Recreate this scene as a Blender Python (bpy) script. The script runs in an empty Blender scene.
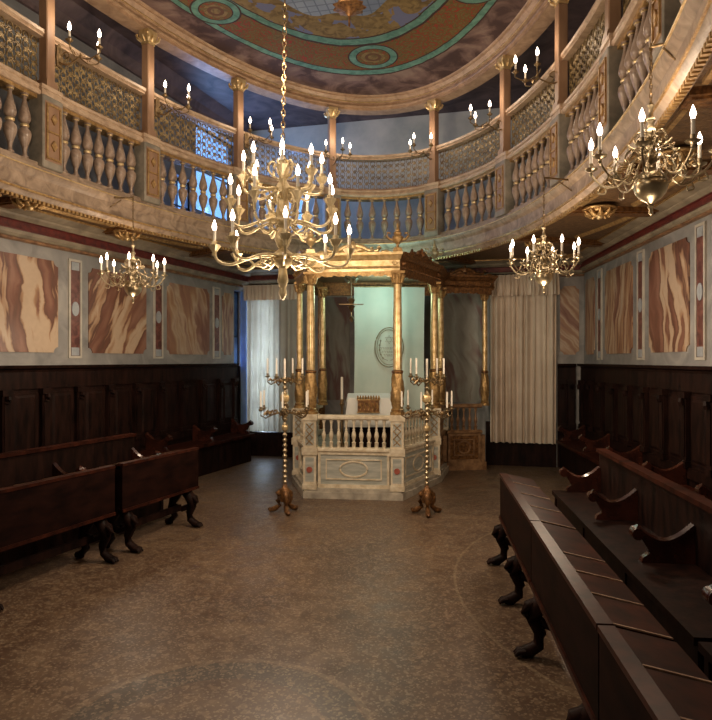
import bpy, math, random
from math import sin, cos, pi, atan2, sqrt, hypot, radians
from mathutils import Vector, Matrix
random.seed(7)
SC = bpy.context.scene
COL = SC.collection
F = 630.0
EYE = 1.6

# ------------------------------------------------------------------ mesh builder
class MB:
    def __init__(s): s.v = []; s.f = []
    def add(s, vs, fs):
        o = len(s.v); s.v += [tuple(p) for p in vs]; s.f += [tuple(i + o for i in f) for f in fs]
    def hexa(s, c):
        s.add(c, [(0,3,2,1),(4,5,6,7),(0,1,5,4),(1,2,6,5),(2,3,7,6),(3,0,4,7)])
    def box(s, x0, x1, y0, y1, z0, z1, fr=None, taper=0):
        t = taper
        c = [(x0,y0,z0),(x1,y0,z0),(x1,y1,z0),(x0,y1,z0),(x0+t,y0+t,z1),(x1-t,y0+t,z1),(x1-t,y1-t,z1),(x0+t,y1-t,z1)]
        if fr: c = [fr(*p) for p in c]
        s.hexa(c)
    def bev(s, x0, x1, y0, y1, z0, z1, b, fr=None):
        """box with its long vertical and top/bottom edges chamfered"""
        rings = []
        for z, i in ((z0, b), (z0 + b, 0), (z1 - b, 0), (z1, b)):
            k = b
            a0, a1, b0, b1 = x0 + i, x1 - i, y0 + i, y1 - i
            rings.append([(a0+k,b0,z),(a1-k,b0,z),(a1,b0+k,z),(a1,b1-k,z),(a1-k,b1,z),(a0+k,b1,z),(a0,b1-k,z),(a0,b0+k,z)])
        vs = [p for r in rings for p in r]
        if fr: vs = [fr(*p) for p in vs]
        fs = []
        for j in range(3):
            for i in range(8):
                a = j*8+i; c = j*8+(i+1)%8; fs.append((a, c, c+8, a+8))
        fs.append(tuple(range(7,-1,-1))); fs.append(tuple(range(24,32)))
        s.add(vs, fs)
    def lathe(s, prof, n=12, c=(0,0,0), sx=1, sy=1, fn=None):
        """prof list of (radius, z)"""
        vs = []; fs = []
        for r, z in prof:
            for i in range(n):
                a = 2*pi*i/n
                k = fn(a, z) if fn else 1
                vs.append((c[0]+r*k*cos(a)*sx, c[1]+r*k*sin(a)*sy, c[2]+z))
        m = len(prof)
        for j in range(m-1):
            for i in range(n):
                a = j*n+i; b = j*n+(i+1)%n; fs.append((a,b,b+n,a+n))
        fs.append(tuple(range(n-1,-1,-1))); fs.append(tuple(range((m-1)*n, m*n)))
        s.add(vs, fs)
    def tube(s, pts, r, n=6, closed=False, flat=1.0, up=(0,0,1)):
        pts = [Vector(p) for p in pts]; m = len(pts)
        if not hasattr(r, '__len__'): r = [r]*m
        vs = []; fs = []
        for j, p in enumerate(pts):
            if closed: t = pts[(j+1)%m]-pts[j-1]
            else: t = pts[min(j+1,m-1)]-pts[max(j-1,0)]
            t.normalize()
            u = Vector(up)
            if abs(t.dot(u)) > .97: u = Vector((1,0,0)) if abs(t.x) < .9 else Vector((0,1,0))
            a = t.cross(u).normalized(); b = a.cross(t)
            for i in range(n):
                g = 2*pi*(i+.5)/n
                vs.append(p + a*(r[j]*cos(g)*flat) + b*(r[j]*sin(g)))
        for j in range(m if closed else m-1):
            for i in range(n):
                a0 = j*n+i; b0 = j*n+(i+1)%n; c0 = ((j+1)%m)*n+(i+1)%n; d0 = ((j+1)%m)*n+i
                fs.append((a0,b0,c0,d0))
        if not closed:
            fs.append(tuple(range(n-1,-1,-1))); fs.append(tuple(range((m-1)*n, m*n)))
        s.add(vs, fs)
    def ball(s, c, r, n=10, m=7, sz=1.0):
        s.lathe([(max(r*sin(pi*j/m), r*.02), -r*sz*cos(pi*j/m)) for j in range(m+1)], n, c)
    def prism(s, poly, d0, d1, fr):
        """poly of (a,b) extruded between d0 and d1, fr(a,d,b)"""
        n = len(poly)
        vs = [fr(a, d0, b) for a, b in poly] + [fr(a, d1, b) for a, b in poly]
        fs = [(i, (i+1)%n, (i+1)%n+n, i+n) for i in range(n)]
        fs.append(tuple(range(n-1,-1,-1))); fs.append(tuple(range(n, 2*n)))
        s.add(vs, fs)
    def sweep(s, prof, frames, closed_path=False):
        """prof: closed profile list of (a,b); frames: list of functions (a,b)->point"""
        n = len(prof); m = len(frames); vs = []; fs = []
        for fr in frames:
            for a, b in prof: vs.append(fr(a, b))
        for j in range(m if closed_path else m-1):
            k = (j+1) % m
            for i in range(n):
                fs.append((j*n+i, j*n+(i+1)%n, k*n+(i+1)%n, k*n+i))
        if not closed_path:
            fs.append(tuple(range(n-1,-1,-1))); fs.append(tuple(range((m-1)*n, m*n)))
        s.add(vs, fs)
    def build(s, name, mat, parent=None, smooth=None, loc=None, fix=True):
        me = bpy.data.meshes.new(name)
        if loc: s.v = [(p[0]-loc[0], p[1]-loc[1], p[2]-loc[2]) for p in s.v]
        me.from_pydata([tuple(p) for p in s.v], [], s.f)
        me.materials.append(mat)
        if fix:
            import bmesh
            bm = bmesh.new(); bm.from_mesh(me); bmesh.ops.recalc_face_normals(bm, faces=bm.faces); bm.to_mesh(me); bm.free()
        me.update()
        if smooth is not None:
            me.polygons.foreach_set('use_smooth', [True]*len(me.polygons))
            try: me.set_sharp_from_angle(angle=radians(smooth))
            except Exception: pass
        o = bpy.data.objects.new(name, me); COL.objects.link(o)
        if loc: o.location = loc
        if parent: o.parent = parent
        return o

def tag(o, label=None, cat=None, group=None, kind=None):
    if label: o['label'] = label
    if cat: o['category'] = cat
    if group: o['group'] = group
    if kind: o['kind'] = kind
    return o
def empty(name, loc=(0,0,0), rz=0, label=None, cat=None, group=None, parent=None):
    o = bpy.data.objects.new(name, None); COL.objects.link(o)
    o.location = loc; o.rotation_euler = (0,0,rz); o.empty_display_size = .1
    if parent: o.parent = parent
    return tag(o, label, cat, group)
def kids(o, tree): return tree.get(o, [])
def copy_tree(root):
    """copies a thing, its parts and their sub-parts"""
    tree = {}
    for o in bpy.data.objects:
        if o.parent: tree.setdefault(o.parent.name, []).append(o)
    def rec(o, par):
        c = o.copy(); COL.objects.link(c); c.parent = par
        for ch in tree.get(o.name, []): rec(ch, c)
        return c
    return rec(root, None)

# ------------------------------------------------------------------ materials
class NT:
    def __init__(s, name):
        s.m = bpy.data.materials.new(name); s.m.use_nodes = True
        s.t = s.m.node_tree; s.t.nodes.clear()
        s.out = s.t.nodes.new('ShaderNodeOutputMaterial')
        s.tc = s.t.nodes.new('ShaderNodeTexCoord')
    def n(s, typ, **kw):
        nd = s.t.nodes.new(typ)
        for k, v in kw.items():
            if k in nd.inputs.keys() if isinstance(k, str) else False: pass
            setattr(nd, k, v)
        return nd
    def l(s, a, b): s.t.links.new(a, b)
    def math(s, op, a, b=None, c=None):
        nd = s.t.nodes.new('ShaderNodeMath'); nd.operation = op
        for i, x in enumerate((a, b, c)):
            if x is None: continue
            if isinstance(x, (int, float)): nd.inputs[i].default_value = x
            else: s.l(x, nd.inputs[i])
        return nd.outputs[0]
    def mix(s, fac, a, b):
        nd = s.t.nodes.new('ShaderNodeMix'); nd.data_type = 'RGBA'
        for sock, x in ((nd.inputs[0], fac), (nd.inputs[6], a), (nd.inputs[7], b)):
            if isinstance(x, (int, float)): sock.default_value = x
            elif isinstance(x, (tuple, list)): sock.default_value = (*x, 1) if len(x) == 3 else x
            else: s.l(x, sock)
        return nd.outputs[2]
    def noise(s, scale, detail=4, dist=0, rough=.55, vec=None, stretch=None):
        nd = s.t.nodes.new('ShaderNodeTexNoise')
        nd.inputs['Scale'].default_value = scale; nd.inputs['Detail'].default_value = detail
        nd.inputs['Distortion'].default_value = dist; nd.inputs['Roughness'].default_value = rough
        s.l(s.vec(vec, stretch), nd.inputs['Vector'])
        return nd.outputs['Fac']
    def vec(s, vec=None, stretch=None):
        v = vec if vec is not None else s.tc.outputs['Object']
        if stretch:
            mp = s.t.nodes.new('ShaderNodeMapping'); s.l(v, mp.inputs['Vector'])
            mp.inputs['Scale'].default_value = stretch
            return mp.outputs[0]
        return v
    def ramp(s, fac, stops, interp='LINEAR'):
        nd = s.t.nodes.new('ShaderNodeValToRGB'); cr = nd.color_ramp; cr.interpolation = interp
        while len(cr.elements) < len(stops): cr.elements.new(.5)
        for e, (p, c) in zip(cr.elements, stops):
            e.position = p; e.color = (*c, 1)
        s.l(fac, nd.inputs[0]); return nd.outputs[0]
    def bsdf(s, color, rough=.5, metal=0, bump=None, bstr=.3, bdist=.01, coat=0, spec=.5):
        b = s.t.nodes.new('ShaderNodeBsdfPrincipled')
        if isinstance(color, (tuple, list)): b.inputs['Base Color'].default_value = (*color, 1)
        else: s.l(color, b.inputs['Base Color'])
        if isinstance(rough, (int, float)): b.inputs['Roughness'].default_value = rough
        else: s.l(rough, b.inputs['Roughness'])
        b.inputs['Metallic'].default_value = metal
        b.inputs['Coat Weight'].default_value = coat
        b.inputs['Specular IOR Level'].default_value = spec
        if bump is not None:
            bp = s.t.nodes.new('ShaderNodeBump'); bp.inputs['Strength'].default_value = bstr; bp.inputs['Distance'].default_value = bdist
            s.l(bump, bp.inputs['Height']); s.l(bp.outputs[0], b.inputs['Normal'])
        s.l(b.outputs[0], s.out.inputs[0]); return b

def two(name, c1, c2, scale=6, rough=.5, metal=0, detail=5, bstr=.2, stretch=None, coat=0, lo=.35, hi=.65, dist=0, spec=.5):
    t = NT(name); f = t.noise(scale, detail, dist, stretch=stretch)
    c = t.ramp(f, [(lo, c1), (hi, c2)])
    t.bsdf(c, rough, metal, f, bstr, .01, coat, spec); return t.m

M = {}
# painted and marbled woods
M['marbled'] = two('marbled_wood', (.13,.085,.055), (.44,.33,.235), 7, .45, 0, 7, .15, dist=1.2, lo=.25, hi=.72)
M['baluster'] = two('baluster_wood', (.13,.085,.06), (.42,.31,.23), 14, .33, 0, 5, .1, dist=.8, lo=.25, hi=.75, coat=.15)
M['rail'] = two('rail_wood', (.25,.16,.10), (.60,.45,.31), 9, .42, 0, 6, .1, dist=.8, lo=.2, hi=.75)
M['column_wood'] = two('column_wood', (.16,.085,.05), (.40,.25,.15), 6, .4, 0, 6, .1, stretch=(1,1,.3), lo=.25, hi=.75)
M['pedestal_stone'] = two('pedestal_stone', (.17,.155,.125), (.31,.27,.21), 8, .5, 0, 5, .1)
M['gilt'] = two('gilded_carving', (.28,.16,.06), (.60,.40,.17), 26, .42, .65, 5, .7, lo=.3, hi=.7)
M['gilt_bright'] = two('bright_gilding', (.50,.34,.14), (.82,.64,.36), 18, .32, .6, 4, .35, lo=.3, hi=.7)
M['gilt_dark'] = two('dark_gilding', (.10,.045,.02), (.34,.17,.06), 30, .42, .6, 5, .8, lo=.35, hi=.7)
M['gilt_cream'] = two('gilt_and_cream', (.55,.45,.30), (.80,.72,.56), 12, .45, 0, 5, .2)
M['bima_grey'] = two('bima_grey_paint', (.33,.35,.31), (.52,.52,.46), 5, .5, 0, 5, .1, stretch=(1,1,6))
M['bima_base'] = two('bima_base_marbled', (.30,.27,.22), (.52,.47,.38), 9, .5, 0, 5, .1)
M['red_paint'] = two('red_rosette_paint', (.28,.06,.04), (.42,.12,.08), 14, .5)
M['brass'] = two('brass', (.30,.235,.14), (.52,.43,.28), 9, .3, .9, 3, .05)
M['pale_brass'] = two('pale_gilt_brass', (.50,.40,.22), (.76,.64,.40), 14, .45, .5, 3, .15)
M['dark_brass'] = two('dark_brass', (.17,.11,.055), (.38,.27,.14), 20, .4, .85, 3, .2)
M['green_gilt'] = two('green_tinted_gilt', (.22,.30,.24), (.52,.42,.22), 16, .4, .5, 4, .4)  # green puts the cool canopy light into the far right vase's colour
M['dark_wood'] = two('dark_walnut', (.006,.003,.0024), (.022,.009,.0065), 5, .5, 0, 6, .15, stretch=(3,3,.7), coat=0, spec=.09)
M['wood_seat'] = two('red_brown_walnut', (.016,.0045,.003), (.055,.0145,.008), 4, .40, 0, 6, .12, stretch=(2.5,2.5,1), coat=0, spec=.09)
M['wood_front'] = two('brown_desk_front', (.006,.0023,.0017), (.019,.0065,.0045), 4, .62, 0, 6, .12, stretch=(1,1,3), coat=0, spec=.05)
M['scroll_wood'] = two('polished_arm_walnut', (.018,.006,.004), (.06,.017,.010), 6, .25, 0, 4, .05, coat=.35)
M['line_edge'] = two('worn_pale_wood_edge', (.22,.12,.07), (.42,.27,.17), 20, .5)
M['candle'] = two('wax', (.80,.74,.62), (.90,.86,.76), 5, .5)
M['soffit'] = two('gallery_soffit_wood', (.06,.032,.016), (.20,.115,.05), 22, .5, 0, 6, .8, lo=.3, hi=.7, dist=.6)
M['soffit_cream'] = two('soffit_cream_paint', (.30,.24,.14), (.44,.36,.22), 3, .55, 0, 4, .1)
M['cream_trim'] = two('cream_cornice', (.17,.14,.10), (.32,.27,.19), 5, .5, 0, 5, .1)
M['red_frieze'] = two('red_frieze', (.075,.012,.010), (.16,.026,.018), 14, .5, 0, 5, .2)
M['brown_trim'] = two('brown_cornice', (.12,.055,.025), (.30,.16,.075), 12, .45, 0, 5, .2)
M['lattice'] = two('old_gold_lattice', (.13,.085,.035), (.40,.29,.13), 12, .45, .25, 4, .1)
M['iron'] = two('black_iron', (.02,.02,.02), (.05,.045,.04), 12, .5, .5)

def m_grey_plaster():
    t = NT('grey_marbled_plaster')
    a = t.noise(2.2, 7, 1.5); b = t.noise(18, 5)
    c = t.ramp(a, [(.3, (.15,.15,.15)), (.52, (.26,.255,.245)), (.75, (.38,.365,.335))])
    c = t.mix(t.math('MULTIPLY', b, .35), c, (.22,.21,.21))
    t.bsdf(c, .5, 0, b, .1); return t.m
M['plaster'] = m_grey_plaster()

def m_gallery_wall():
    t = NT('upper_gallery_plaster')
    a = t.noise(1.6, 6, .8); b = t.noise(26, 4)
    c = t.ramp(a, [(.3, (.12,.13,.14)), (.7, (.24,.245,.24))])
    c = t.mix(t.ramp(b, [(.5,(0,0,0)),(.62,(.5,.5,.5))]), c, (.15,.16,.18))
    t.bsdf(c, .6, 0, b, .1); return t.m
M['gallery_wall'] = m_gallery_wall()

def m_marble(name, cols, sc, dist, rot, seed, ds=1.2):
    """bold irregular cream and russet veins running along the panel"""
    t = NT(name)
    xyz = t.t.nodes.new('ShaderNodeSeparateXYZ'); t.l(t.tc.outputs['Object'], xyz.inputs[0])
    mp = t.t.nodes.new('ShaderNodeMapping'); t.l(t.tc.outputs['Object'], mp.inputs['Vector']); mp.inputs['Location'].default_value = (seed*1.7, seed*.9, seed*2.3)
    w1 = t.noise(1.3, 2, 0, .5, vec=mp.outputs[0]); w2 = t.noise(5.5, 3, .6, .5, vec=mp.outputs[0])
    x = t.math('ADD', t.math('MULTIPLY', xyz.outputs[0], cos(rot)), t.math('MULTIPLY', xyz.outputs[2], sin(rot)))
    x = t.math('ADD', x, t.math('MULTIPLY', w1, .11*dist)); x = t.math('ADD', x, t.math('MULTIPLY', w2, .022*dist))
    cb = t.t.nodes.new('ShaderNodeCombineXYZ'); t.l(t.math('MULTIPLY', x, sc*6.5), cb.inputs[0]); t.l(t.math('MULTIPLY', xyz.outputs[2], .55), cb.inputs[1]); cb.inputs[2].default_value = seed*3.1
    f = t.noise(1.0, 3.2, 0, .58, vec=cb.outputs[0])
    f = t.math('MULTIPLY', t.math('SUBTRACT', f, .24), 1.95)
    c = t.ramp(f, cols)
    c = t.mix(t.math('MULTIPLY', t.noise(14, 5, 1), .3), c, (.16,.11,.08))
    t.bsdf(c, .42, 0, None); return t.m
CR = (.50,.375,.26); RU = (.17,.062,.036); OC = (.36,.205,.11); PK = (.27,.13,.085); GR = (.26,.235,.21)
VEIN_A = [(0,RU),(.18,PK),(.30,RU),(.40,(.10,.035,.02)),(.43,OC),(.48,CR),(.64,CR),(.70,OC),(.74,RU),(.84,PK),(1,CR)]
VEIN_B = [(0,(.14,.04,.025)),(.18,RU),(.30,PK),(.36,CR),(.48,OC),(.56,RU),(.64,OC),(.80,CR),(1,GR)]
VEIN_C = [(0,RU),(.3,PK),(.42,OC),(.5,CR),(.62,PK),(.72,RU),(.8,OC),(1,CR)]
VEIN_G = [(0,(.06,.035,.03)),(.25,(.14,.05,.04)),(.35,(.20,.20,.17)),(.55,(.30,.31,.26)),(.7,(.14,.06,.05)),(1,(.28,.29,.25))]

def m_floor():
    t = NT('terrazzo_floor')
    v = t.t.nodes.new('ShaderNodeTexVoronoi'); v.inputs['Scale'].default_value = 95; t.l(t.tc.outputs['Object'], v.inputs['Vector'])
    v2 = t.t.nodes.new('ShaderNodeTexVoronoi'); v2.inputs['Scale'].default_value = 36; t.l(t.tc.outputs['Object'], v2.inputs['Vector'])
    big = t.noise(1.1, 5, .6); mid = t.noise(6, 6, .3)
    sep = t.t.nodes.new('ShaderNodeSeparateColor'); t.l(v.outputs['Color'], sep.inputs[0])
    sep2 = t.t.nodes.new('ShaderNodeSeparateColor'); t.l(v2.outputs['Color'], sep2.inputs[0])
    base = t.ramp(big, [(.3,(.068,.038,.023)),(.5,(.12,.072,.041)),(.72,(.165,.105,.060))])
    base = t.mix(t.ramp(mid, [(.38,(.75,.75,.75)),(.6,(0,0,0))]), base, (.075,.042,.027))
    # oval and round inlaid bands (position only: they are pieces of the floor)
    xyz = t.t.nodes.new('ShaderNodeSeparateXYZ'); t.l(t.tc.outputs['Object'], xyz.inputs[0])
    def ring(cx, cy, r, w, edge, col, base, sy=1.0):
        dx = t.math('SUBTRACT', xyz.outputs[0], cx); dy = t.math('MULTIPLY', t.math('SUBTRACT', xyz.outputs[1], cy), sy)
        d = t.math('SQRT', t.math('ADD', t.math('MULTIPLY', dx, dx), t.math('MULTIPLY', dy, dy)))
        k = t.math('ABSOLUTE', t.math('SUBTRACT', d, r))
        k = t.math('ADD', k, t.math('MULTIPLY', t.math('SUBTRACT', mid, .5), w*.5))
        inside = t.math('MULTIPLY', t.math('LESS_THAN', k, w), edge)
        return t.mix(inside, base, col)
    base = ring(-.62, 2.66, .59, .085, .7, (.05,.042,.034), base)
    base = ring(-.62, 2.66, .70, .015, .3, (.27,.205,.13), base)
    base = ring(3.2, 4.27, 2.50, .010, .38, (.26,.20,.12), base)
    base = ring(3.2, 4.27, 2.43, .05, .35, (.08,.05,.033), base)
    base = ring(-.35, 6.0, .75, .05, .4, (.07,.048,.034), base)
    chips = t.ramp(sep.outputs[0], [(.70,(0,0,0)),(.93,(.85,.85,.85))])
    base = t.mix(t.math('MULTIPLY', chips, .55), base, (.38,.29,.19))
    chips2 = t.ramp(sep2.outputs[1], [(.74,(0,0,0)),(.9,(.8,.8,.8))])
    base = t.mix(t.math('MULTIPLY', chips2, .35), base, (.06,.035,.024))
    chips3 = t.ramp(sep2.outputs[2], [(.86,(0,0,0)),(.92,(.8,.8,.8))])
    base = t.mix(t.math('MULTIPLY', chips3, .4), base, (.30,.21,.13))
    rg = t.math('ADD', t.math('MULTIPLY', mid, .4), .22)
    t.bsdf(base, rg, 0, mid, .25, .004); return t.m
M['floor'] = m_floor()

ECX, ECY, EA, EB = -.679, 4.1156, 5.2007, 2.4927
EPH = atan2(.97584, .21847)          # direction of the oval's long axis
def m_ceiling():
    """painted oval: concentric bands in the oval's own coordinates"""
    t = NT('painted_oval_ceiling')
    xyz = t.t.nodes.new('ShaderNodeSeparateXYZ'); t.l(t.tc.outputs['Object'], xyz.inputs[0])
    X, Y = xyz.outputs[0], xyz.outputs[1]
    u = t.math('DIVIDE', X, EA); v = t.math('DIVIDE', Y, EB)
    wob = t.math('MULTIPLY', t.math('SUBTRACT', t.noise(3, 3), .5), .015)
    r = t.math('ADD', t.math('SQRT', t.math('ADD', t.math('MULTIPLY', u, u), t.math('MULTIPLY', v, v))), wob)
    # outer painted ruins
    a = t.noise(2.6, 7, .7); b = t.noise(11, 5, .5)
    ruins = t.ramp(a, [(.28,(.04,.028,.026)),(.45,(.07,.045,.04)),(.54,(.16,.105,.088)),(.66,(.26,.185,.145))])
    ruins = t.mix(t.math('MULTIPLY', b, .5), ruins, (.09,.05,.045))
    # arabesque red on olive gold
    w = t.t.nodes.new('ShaderNodeTexVoronoi'); w.feature = 'DISTANCE_TO_EDGE'; w.inputs['Scale'].default_value = 7
    nv = t.t.nodes.new('ShaderNodeTexNoise'); nv.inputs['Scale'].default_value = 4; t.l(t.tc.outputs['Object'], nv.inputs['Vector'])
    mixv = t.t.nodes.new('ShaderNodeVectorMath'); mixv.operation = 'ADD'
    t.l(t.tc.outputs['Object'], mixv.inputs[0]); t.l(nv.outputs['Color'], mixv.inputs[1]); t.l(mixv.outputs[0], w.inputs['Vector'])
    ara = t.ramp(w.outputs['Distance'], [(.0,(.26,.04,.025)),(.03,(.24,.045,.025)),(.06,(.105,.075,.025)),(.25,(.155,.112,.04)),(.5,(.09,.06,.022))])
    gold = t.ramp(t.noise(9, 5, 1.0), [(.35,(.11,.075,.03)),(.6,(.22,.155,.065))])
    # central sky with a fine net
    def lines(c, k, wd):
        f = t.math('FRACT', t.math('MULTIPLY', c, k)); return t.math('LESS_THAN', f, wd)
    net = t.math('MAXIMUM', lines(X, 9, .14), lines(Y, 9, .14))
    sky = t.mix(t.math('MULTIPLY', net, .6), t.ramp(t.noise(2,4), [(.3,(.14,.18,.25)),(.7,(.24,.29,.36))]), (.08,.10,.15))
    green = t.ramp(t.noise(10, 5, .6), [(.3,(.06,.15,.115)),(.7,(.15,.29,.22))])
    dark = (.05,.03,.025)
    def over(base, col, lo, hi):
        k = t.math('MULTIPLY', t.math('GREATER_THAN', r, lo), t.math('LESS_THAN', r, hi)); return t.mix(k, base, col)
    scal = t.math('MULTIPLY', t.math('SINE', t.math('MULTIPLY', t.math('ARCTAN2', v, u), 14)), .012)
    sky_in = t.math('LESS_THAN', t.math('ADD', r, scal), .565)
    c = t.mix(sky_in, gold, sky)
    # blue scroll cartouches in the gold field
    cart = t.math('MULTIPLY', t.math('GREATER_THAN', t.noise(3.2, 2, .8), .56), t.math('GREATER_THAN', r, .585))
    c = t.mix(cart, c, (.13,.14,.22))
    c = over(c, dark, .662, .70); c = over(c, green, .667, .692)
    c = over(c, ara, .70, .9)
    c = over(c, ruins, .85, 2)
    c = over(c, dark, .820, .855); c = over(c, green, .825, .849)
    # round medallions between the two green bands
    for ang in (-1, 50, -46, 98, -98, 180, 128, -130):
        A = radians(ang); cx = EA*.759*cos(A); cy = EB*.759*sin(A); R = .30 if abs(ang) < 20 else .26
        dx = t.math('SUBTRACT', X, cx); dy = t.math('SUBTRACT', Y, cy)
        d = t.math('SQRT', t.math('ADD', t.math('MULTIPLY', dx, dx), t.math('MULTIPLY', dy, dy)))
        c = t.mix(t.math('LESS_THAN', d, R+.02), c, dark)
        c = t.mix(t.math('LESS_THAN', d, R), c, green)
        c = t.mix(t.math('LESS_THAN', d, R*.73), c, dark)
        c = t.mix(t.math('LESS_THAN', d, R*.68), c, ara)
        c = t.mix(t.math('LESS_THAN', d, R*.50), c, gold)
        c = t.mix(t.math('LESS_THAN', t.math('ABSOLUTE', t.math('SUBTRACT', d, R*.28)), .02), c, (.12,.06,.03))
    t.bsdf(c, .75, 0, None, spec=.1); return t.m
M['ceiling_oval'] = m_ceiling()
M['cornice_wood'] = two('honey_cornice_wood', (.20,.115,.065), (.47,.32,.20), 9, .45, 0, 6, .1, dist=.8, lo=.2, hi=.75)
M['ceiling_dark'] = two('dark_painted_ceiling', (.035,.022,.024), (.13,.088,.088), 2.2, .6, 0, 7, .05, dist=1.4)

def m_cloth(name, c1, c2, trans=.3, scale=3):
    t = NT(name); f = t.noise(scale, 5)
    c = t.ramp(f, [(.3,c1),(.7,c2)])
    d = t.t.nodes.new('ShaderNodeBsdfDiffuse'); tr = t.t.nodes.new('ShaderNodeBsdfTranslucent'); mx = t.t.nodes.new('ShaderNodeMixShader')
    t.l(c, d.inputs[0]); t.l(c, tr.inputs[0]); mx.inputs[0].default_value = trans
    t.l(d.outputs[0], mx.inputs[1]); t.l(tr.outputs[0], mx.inputs[2]); t.l(mx.outputs[0], t.out.inputs[0]); return t.m
M['curtain'] = m_cloth('cream_curtain', (.66,.56,.45), (.80,.70,.58), .12)
M['curtain_sheer'] = m_cloth('sheer_curtain', (.58,.56,.50), (.72,.70,.63), .45)
M['hanging'] = m_cloth('pale_green_hanging', (.60,.70,.63), (.76,.82,.74), .1, 2)
M['table_cloth'] = m_cloth('white_table_cloth', (.70,.72,.68), (.84,.84,.80), .05)
M['thread'] = two('dark_gold_thread', (.20,.18,.12), (.36,.31,.20), 30, .5)
M['blue_cloth'] = m_cloth('blue_window_cloth', (.20,.30,.50), (.34,.46,.66), .5)

def emis(name, col, st):
    t = NT(name); e = t.t.nodes.new('ShaderNodeEmission'); e.inputs[0].default_value = (*col,1); e.inputs[1].default_value = st
    t.l(e.outputs[0], t.out.inputs[0]); return t.m
M['bulb'] = emis('flame_bulb', (1,.76,.58), 14)
t = NT('window_glass'); tr = t.t.nodes.new('ShaderNodeBsdfTransparent'); gl = t.t.nodes.new('ShaderNodeBsdfGlossy'); mx = t.t.nodes.new('ShaderNodeMixShader')
tr.inputs[0].default_value = (.86,.92,.97,1); gl.inputs['Roughness'].default_value = .05; mx.inputs[0].default_value = .06
t.l(tr.outputs[0], mx.inputs[1]); t.l(gl.outputs[0], mx.inputs[2]); t.l(mx.outputs[0], t.out.inputs[0]); M['glass'] = t.m

# ------------------------------------------------------------------ plan of the hall (a trapezoid)
def XL(y): return -5.78 + .371*y
def XR(y): return 2.726 + .0698*y
CL = Vector((-1.84, 10.62)); CR_ = Vector((3.377, 9.331))     # far corners
YN = -2.0
NL = Vector((XL(YN), YN)); NR = Vector((XR(YN), YN))
ZC = 5.45
class Wall:
    """frame: s along the wall, d into the room, z up"""
    def __init__(s, p, q):
        s.p = p; s.len = (q-p).length; s.t = (q-p).normalized(); s.n = Vector((s.t.y, -s.t.x))
        c = Vector((-.5, 4)) - p
        if s.n.dot(c) < 0: s.n = -s.n
    def __call__(s, a, d, z): 
        v = s.p + s.t*a + s.n*d; return (v.x, v.y, z)
    def s_of_y(s, y): return (y - s.p.y)/s.t.y
    def s_of_px(s, px):
        k = (px-356)/F      # x = k*y
        return (k*s.p.y - s.p.x)/(s.t.x - k*s.t.y)
    def rot(s): return atan2(s.t.y, s.t.x)
WL = Wall(NL, CL); WR = Wall(NR, CR_); WB = Wall(CL, CR_); WF = Wall(NL, NR)

def build_wall(name, W, z0, z1, openings, mat, ext=.18, th=.22):
    m = MB()
    ss = sorted({-ext, W.len+ext, *[o[0] for o in openings], *[o[1] for o in openings]})
    for a, b in zip(ss, ss[1:]):
        mid = (a+b)/2
        ops = sorted([(o[2], o[3]) for o in openings if o[0] < mid < o[1]])
        z = z0
        for (c, d) in ops:
            if c > z: m.box(a, b, -th, 0, z, c, W)
            z = d
        if z < z1: m.box(a, b, -th, 0, z, z1, W)
    o = m.build(name, mat); tag(o, kind='structure'); return o

def sY(y): return WL.s_of_y(y)
win_back = (WB.s_of_px(254), WB.s_of_px(277), .40, 2.72)
win_slot = (sY(10.24), sY(10.52), .50, 2.74)
win_up_a = (sY(8.72), sY(9.22), 3.42, 4.20)
win_up_b = (sY(9.25), sY(10.34), 3.82, 5.12)
win_up_c = (.55, 1.0, 3.75, 4.35)        # upper back wall, left part
ZG = 3.12
# lower walls and upper (gallery level) walls
wl = build_wall('wall_left', WL, 0, ZG, [win_slot], M['plaster'])
build_wall('wall_left_upper', WL, ZG, ZC+.1, [win_up_a, win_up_b], M['gallery_wall'])
build_wall('wall_right', WR, 0, ZG, [], M['plaster'])
build_wall('wall_right_upper', WR, ZG, ZC+.1, [], M['gallery_wall'])
build_wall('wall_back', WB, 0, ZG, [win_back], M['plaster'], ext=-.0)
M['gallery_pale'] = two('pale_blue_grey_plaster', (.30,.35,.36), (.50,.53,.51), 2, .6, 0, 6, .05)
build_wall('wall_back_upper', WB, ZG, ZC+.1, [win_up_c], M['gallery_pale'], ext=-.0)
build_wall('wall_front', WF, 0, ZC+.1, [], M['plaster'], ext=.3)

def slab(name, z0, z1, mat, e=.3):
    m = MB(); P = [(NL.x-e*2, NL.y-e), (NR.x+e, NR.y-e), (CR_.x+e, CR_.y+e), (CL.x-e, CL.y+e*1.5)]
    m.hexa([(x,y,z0) for x,y in P] + [(x,y,z1) for x,y in P])
    return tag(m.build(name, mat), kind='structure')
slab('floor', -.1, 0, M['floor'])
slab('ceiling', ZC, ZC+.12, M['ceiling_dark'])

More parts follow.
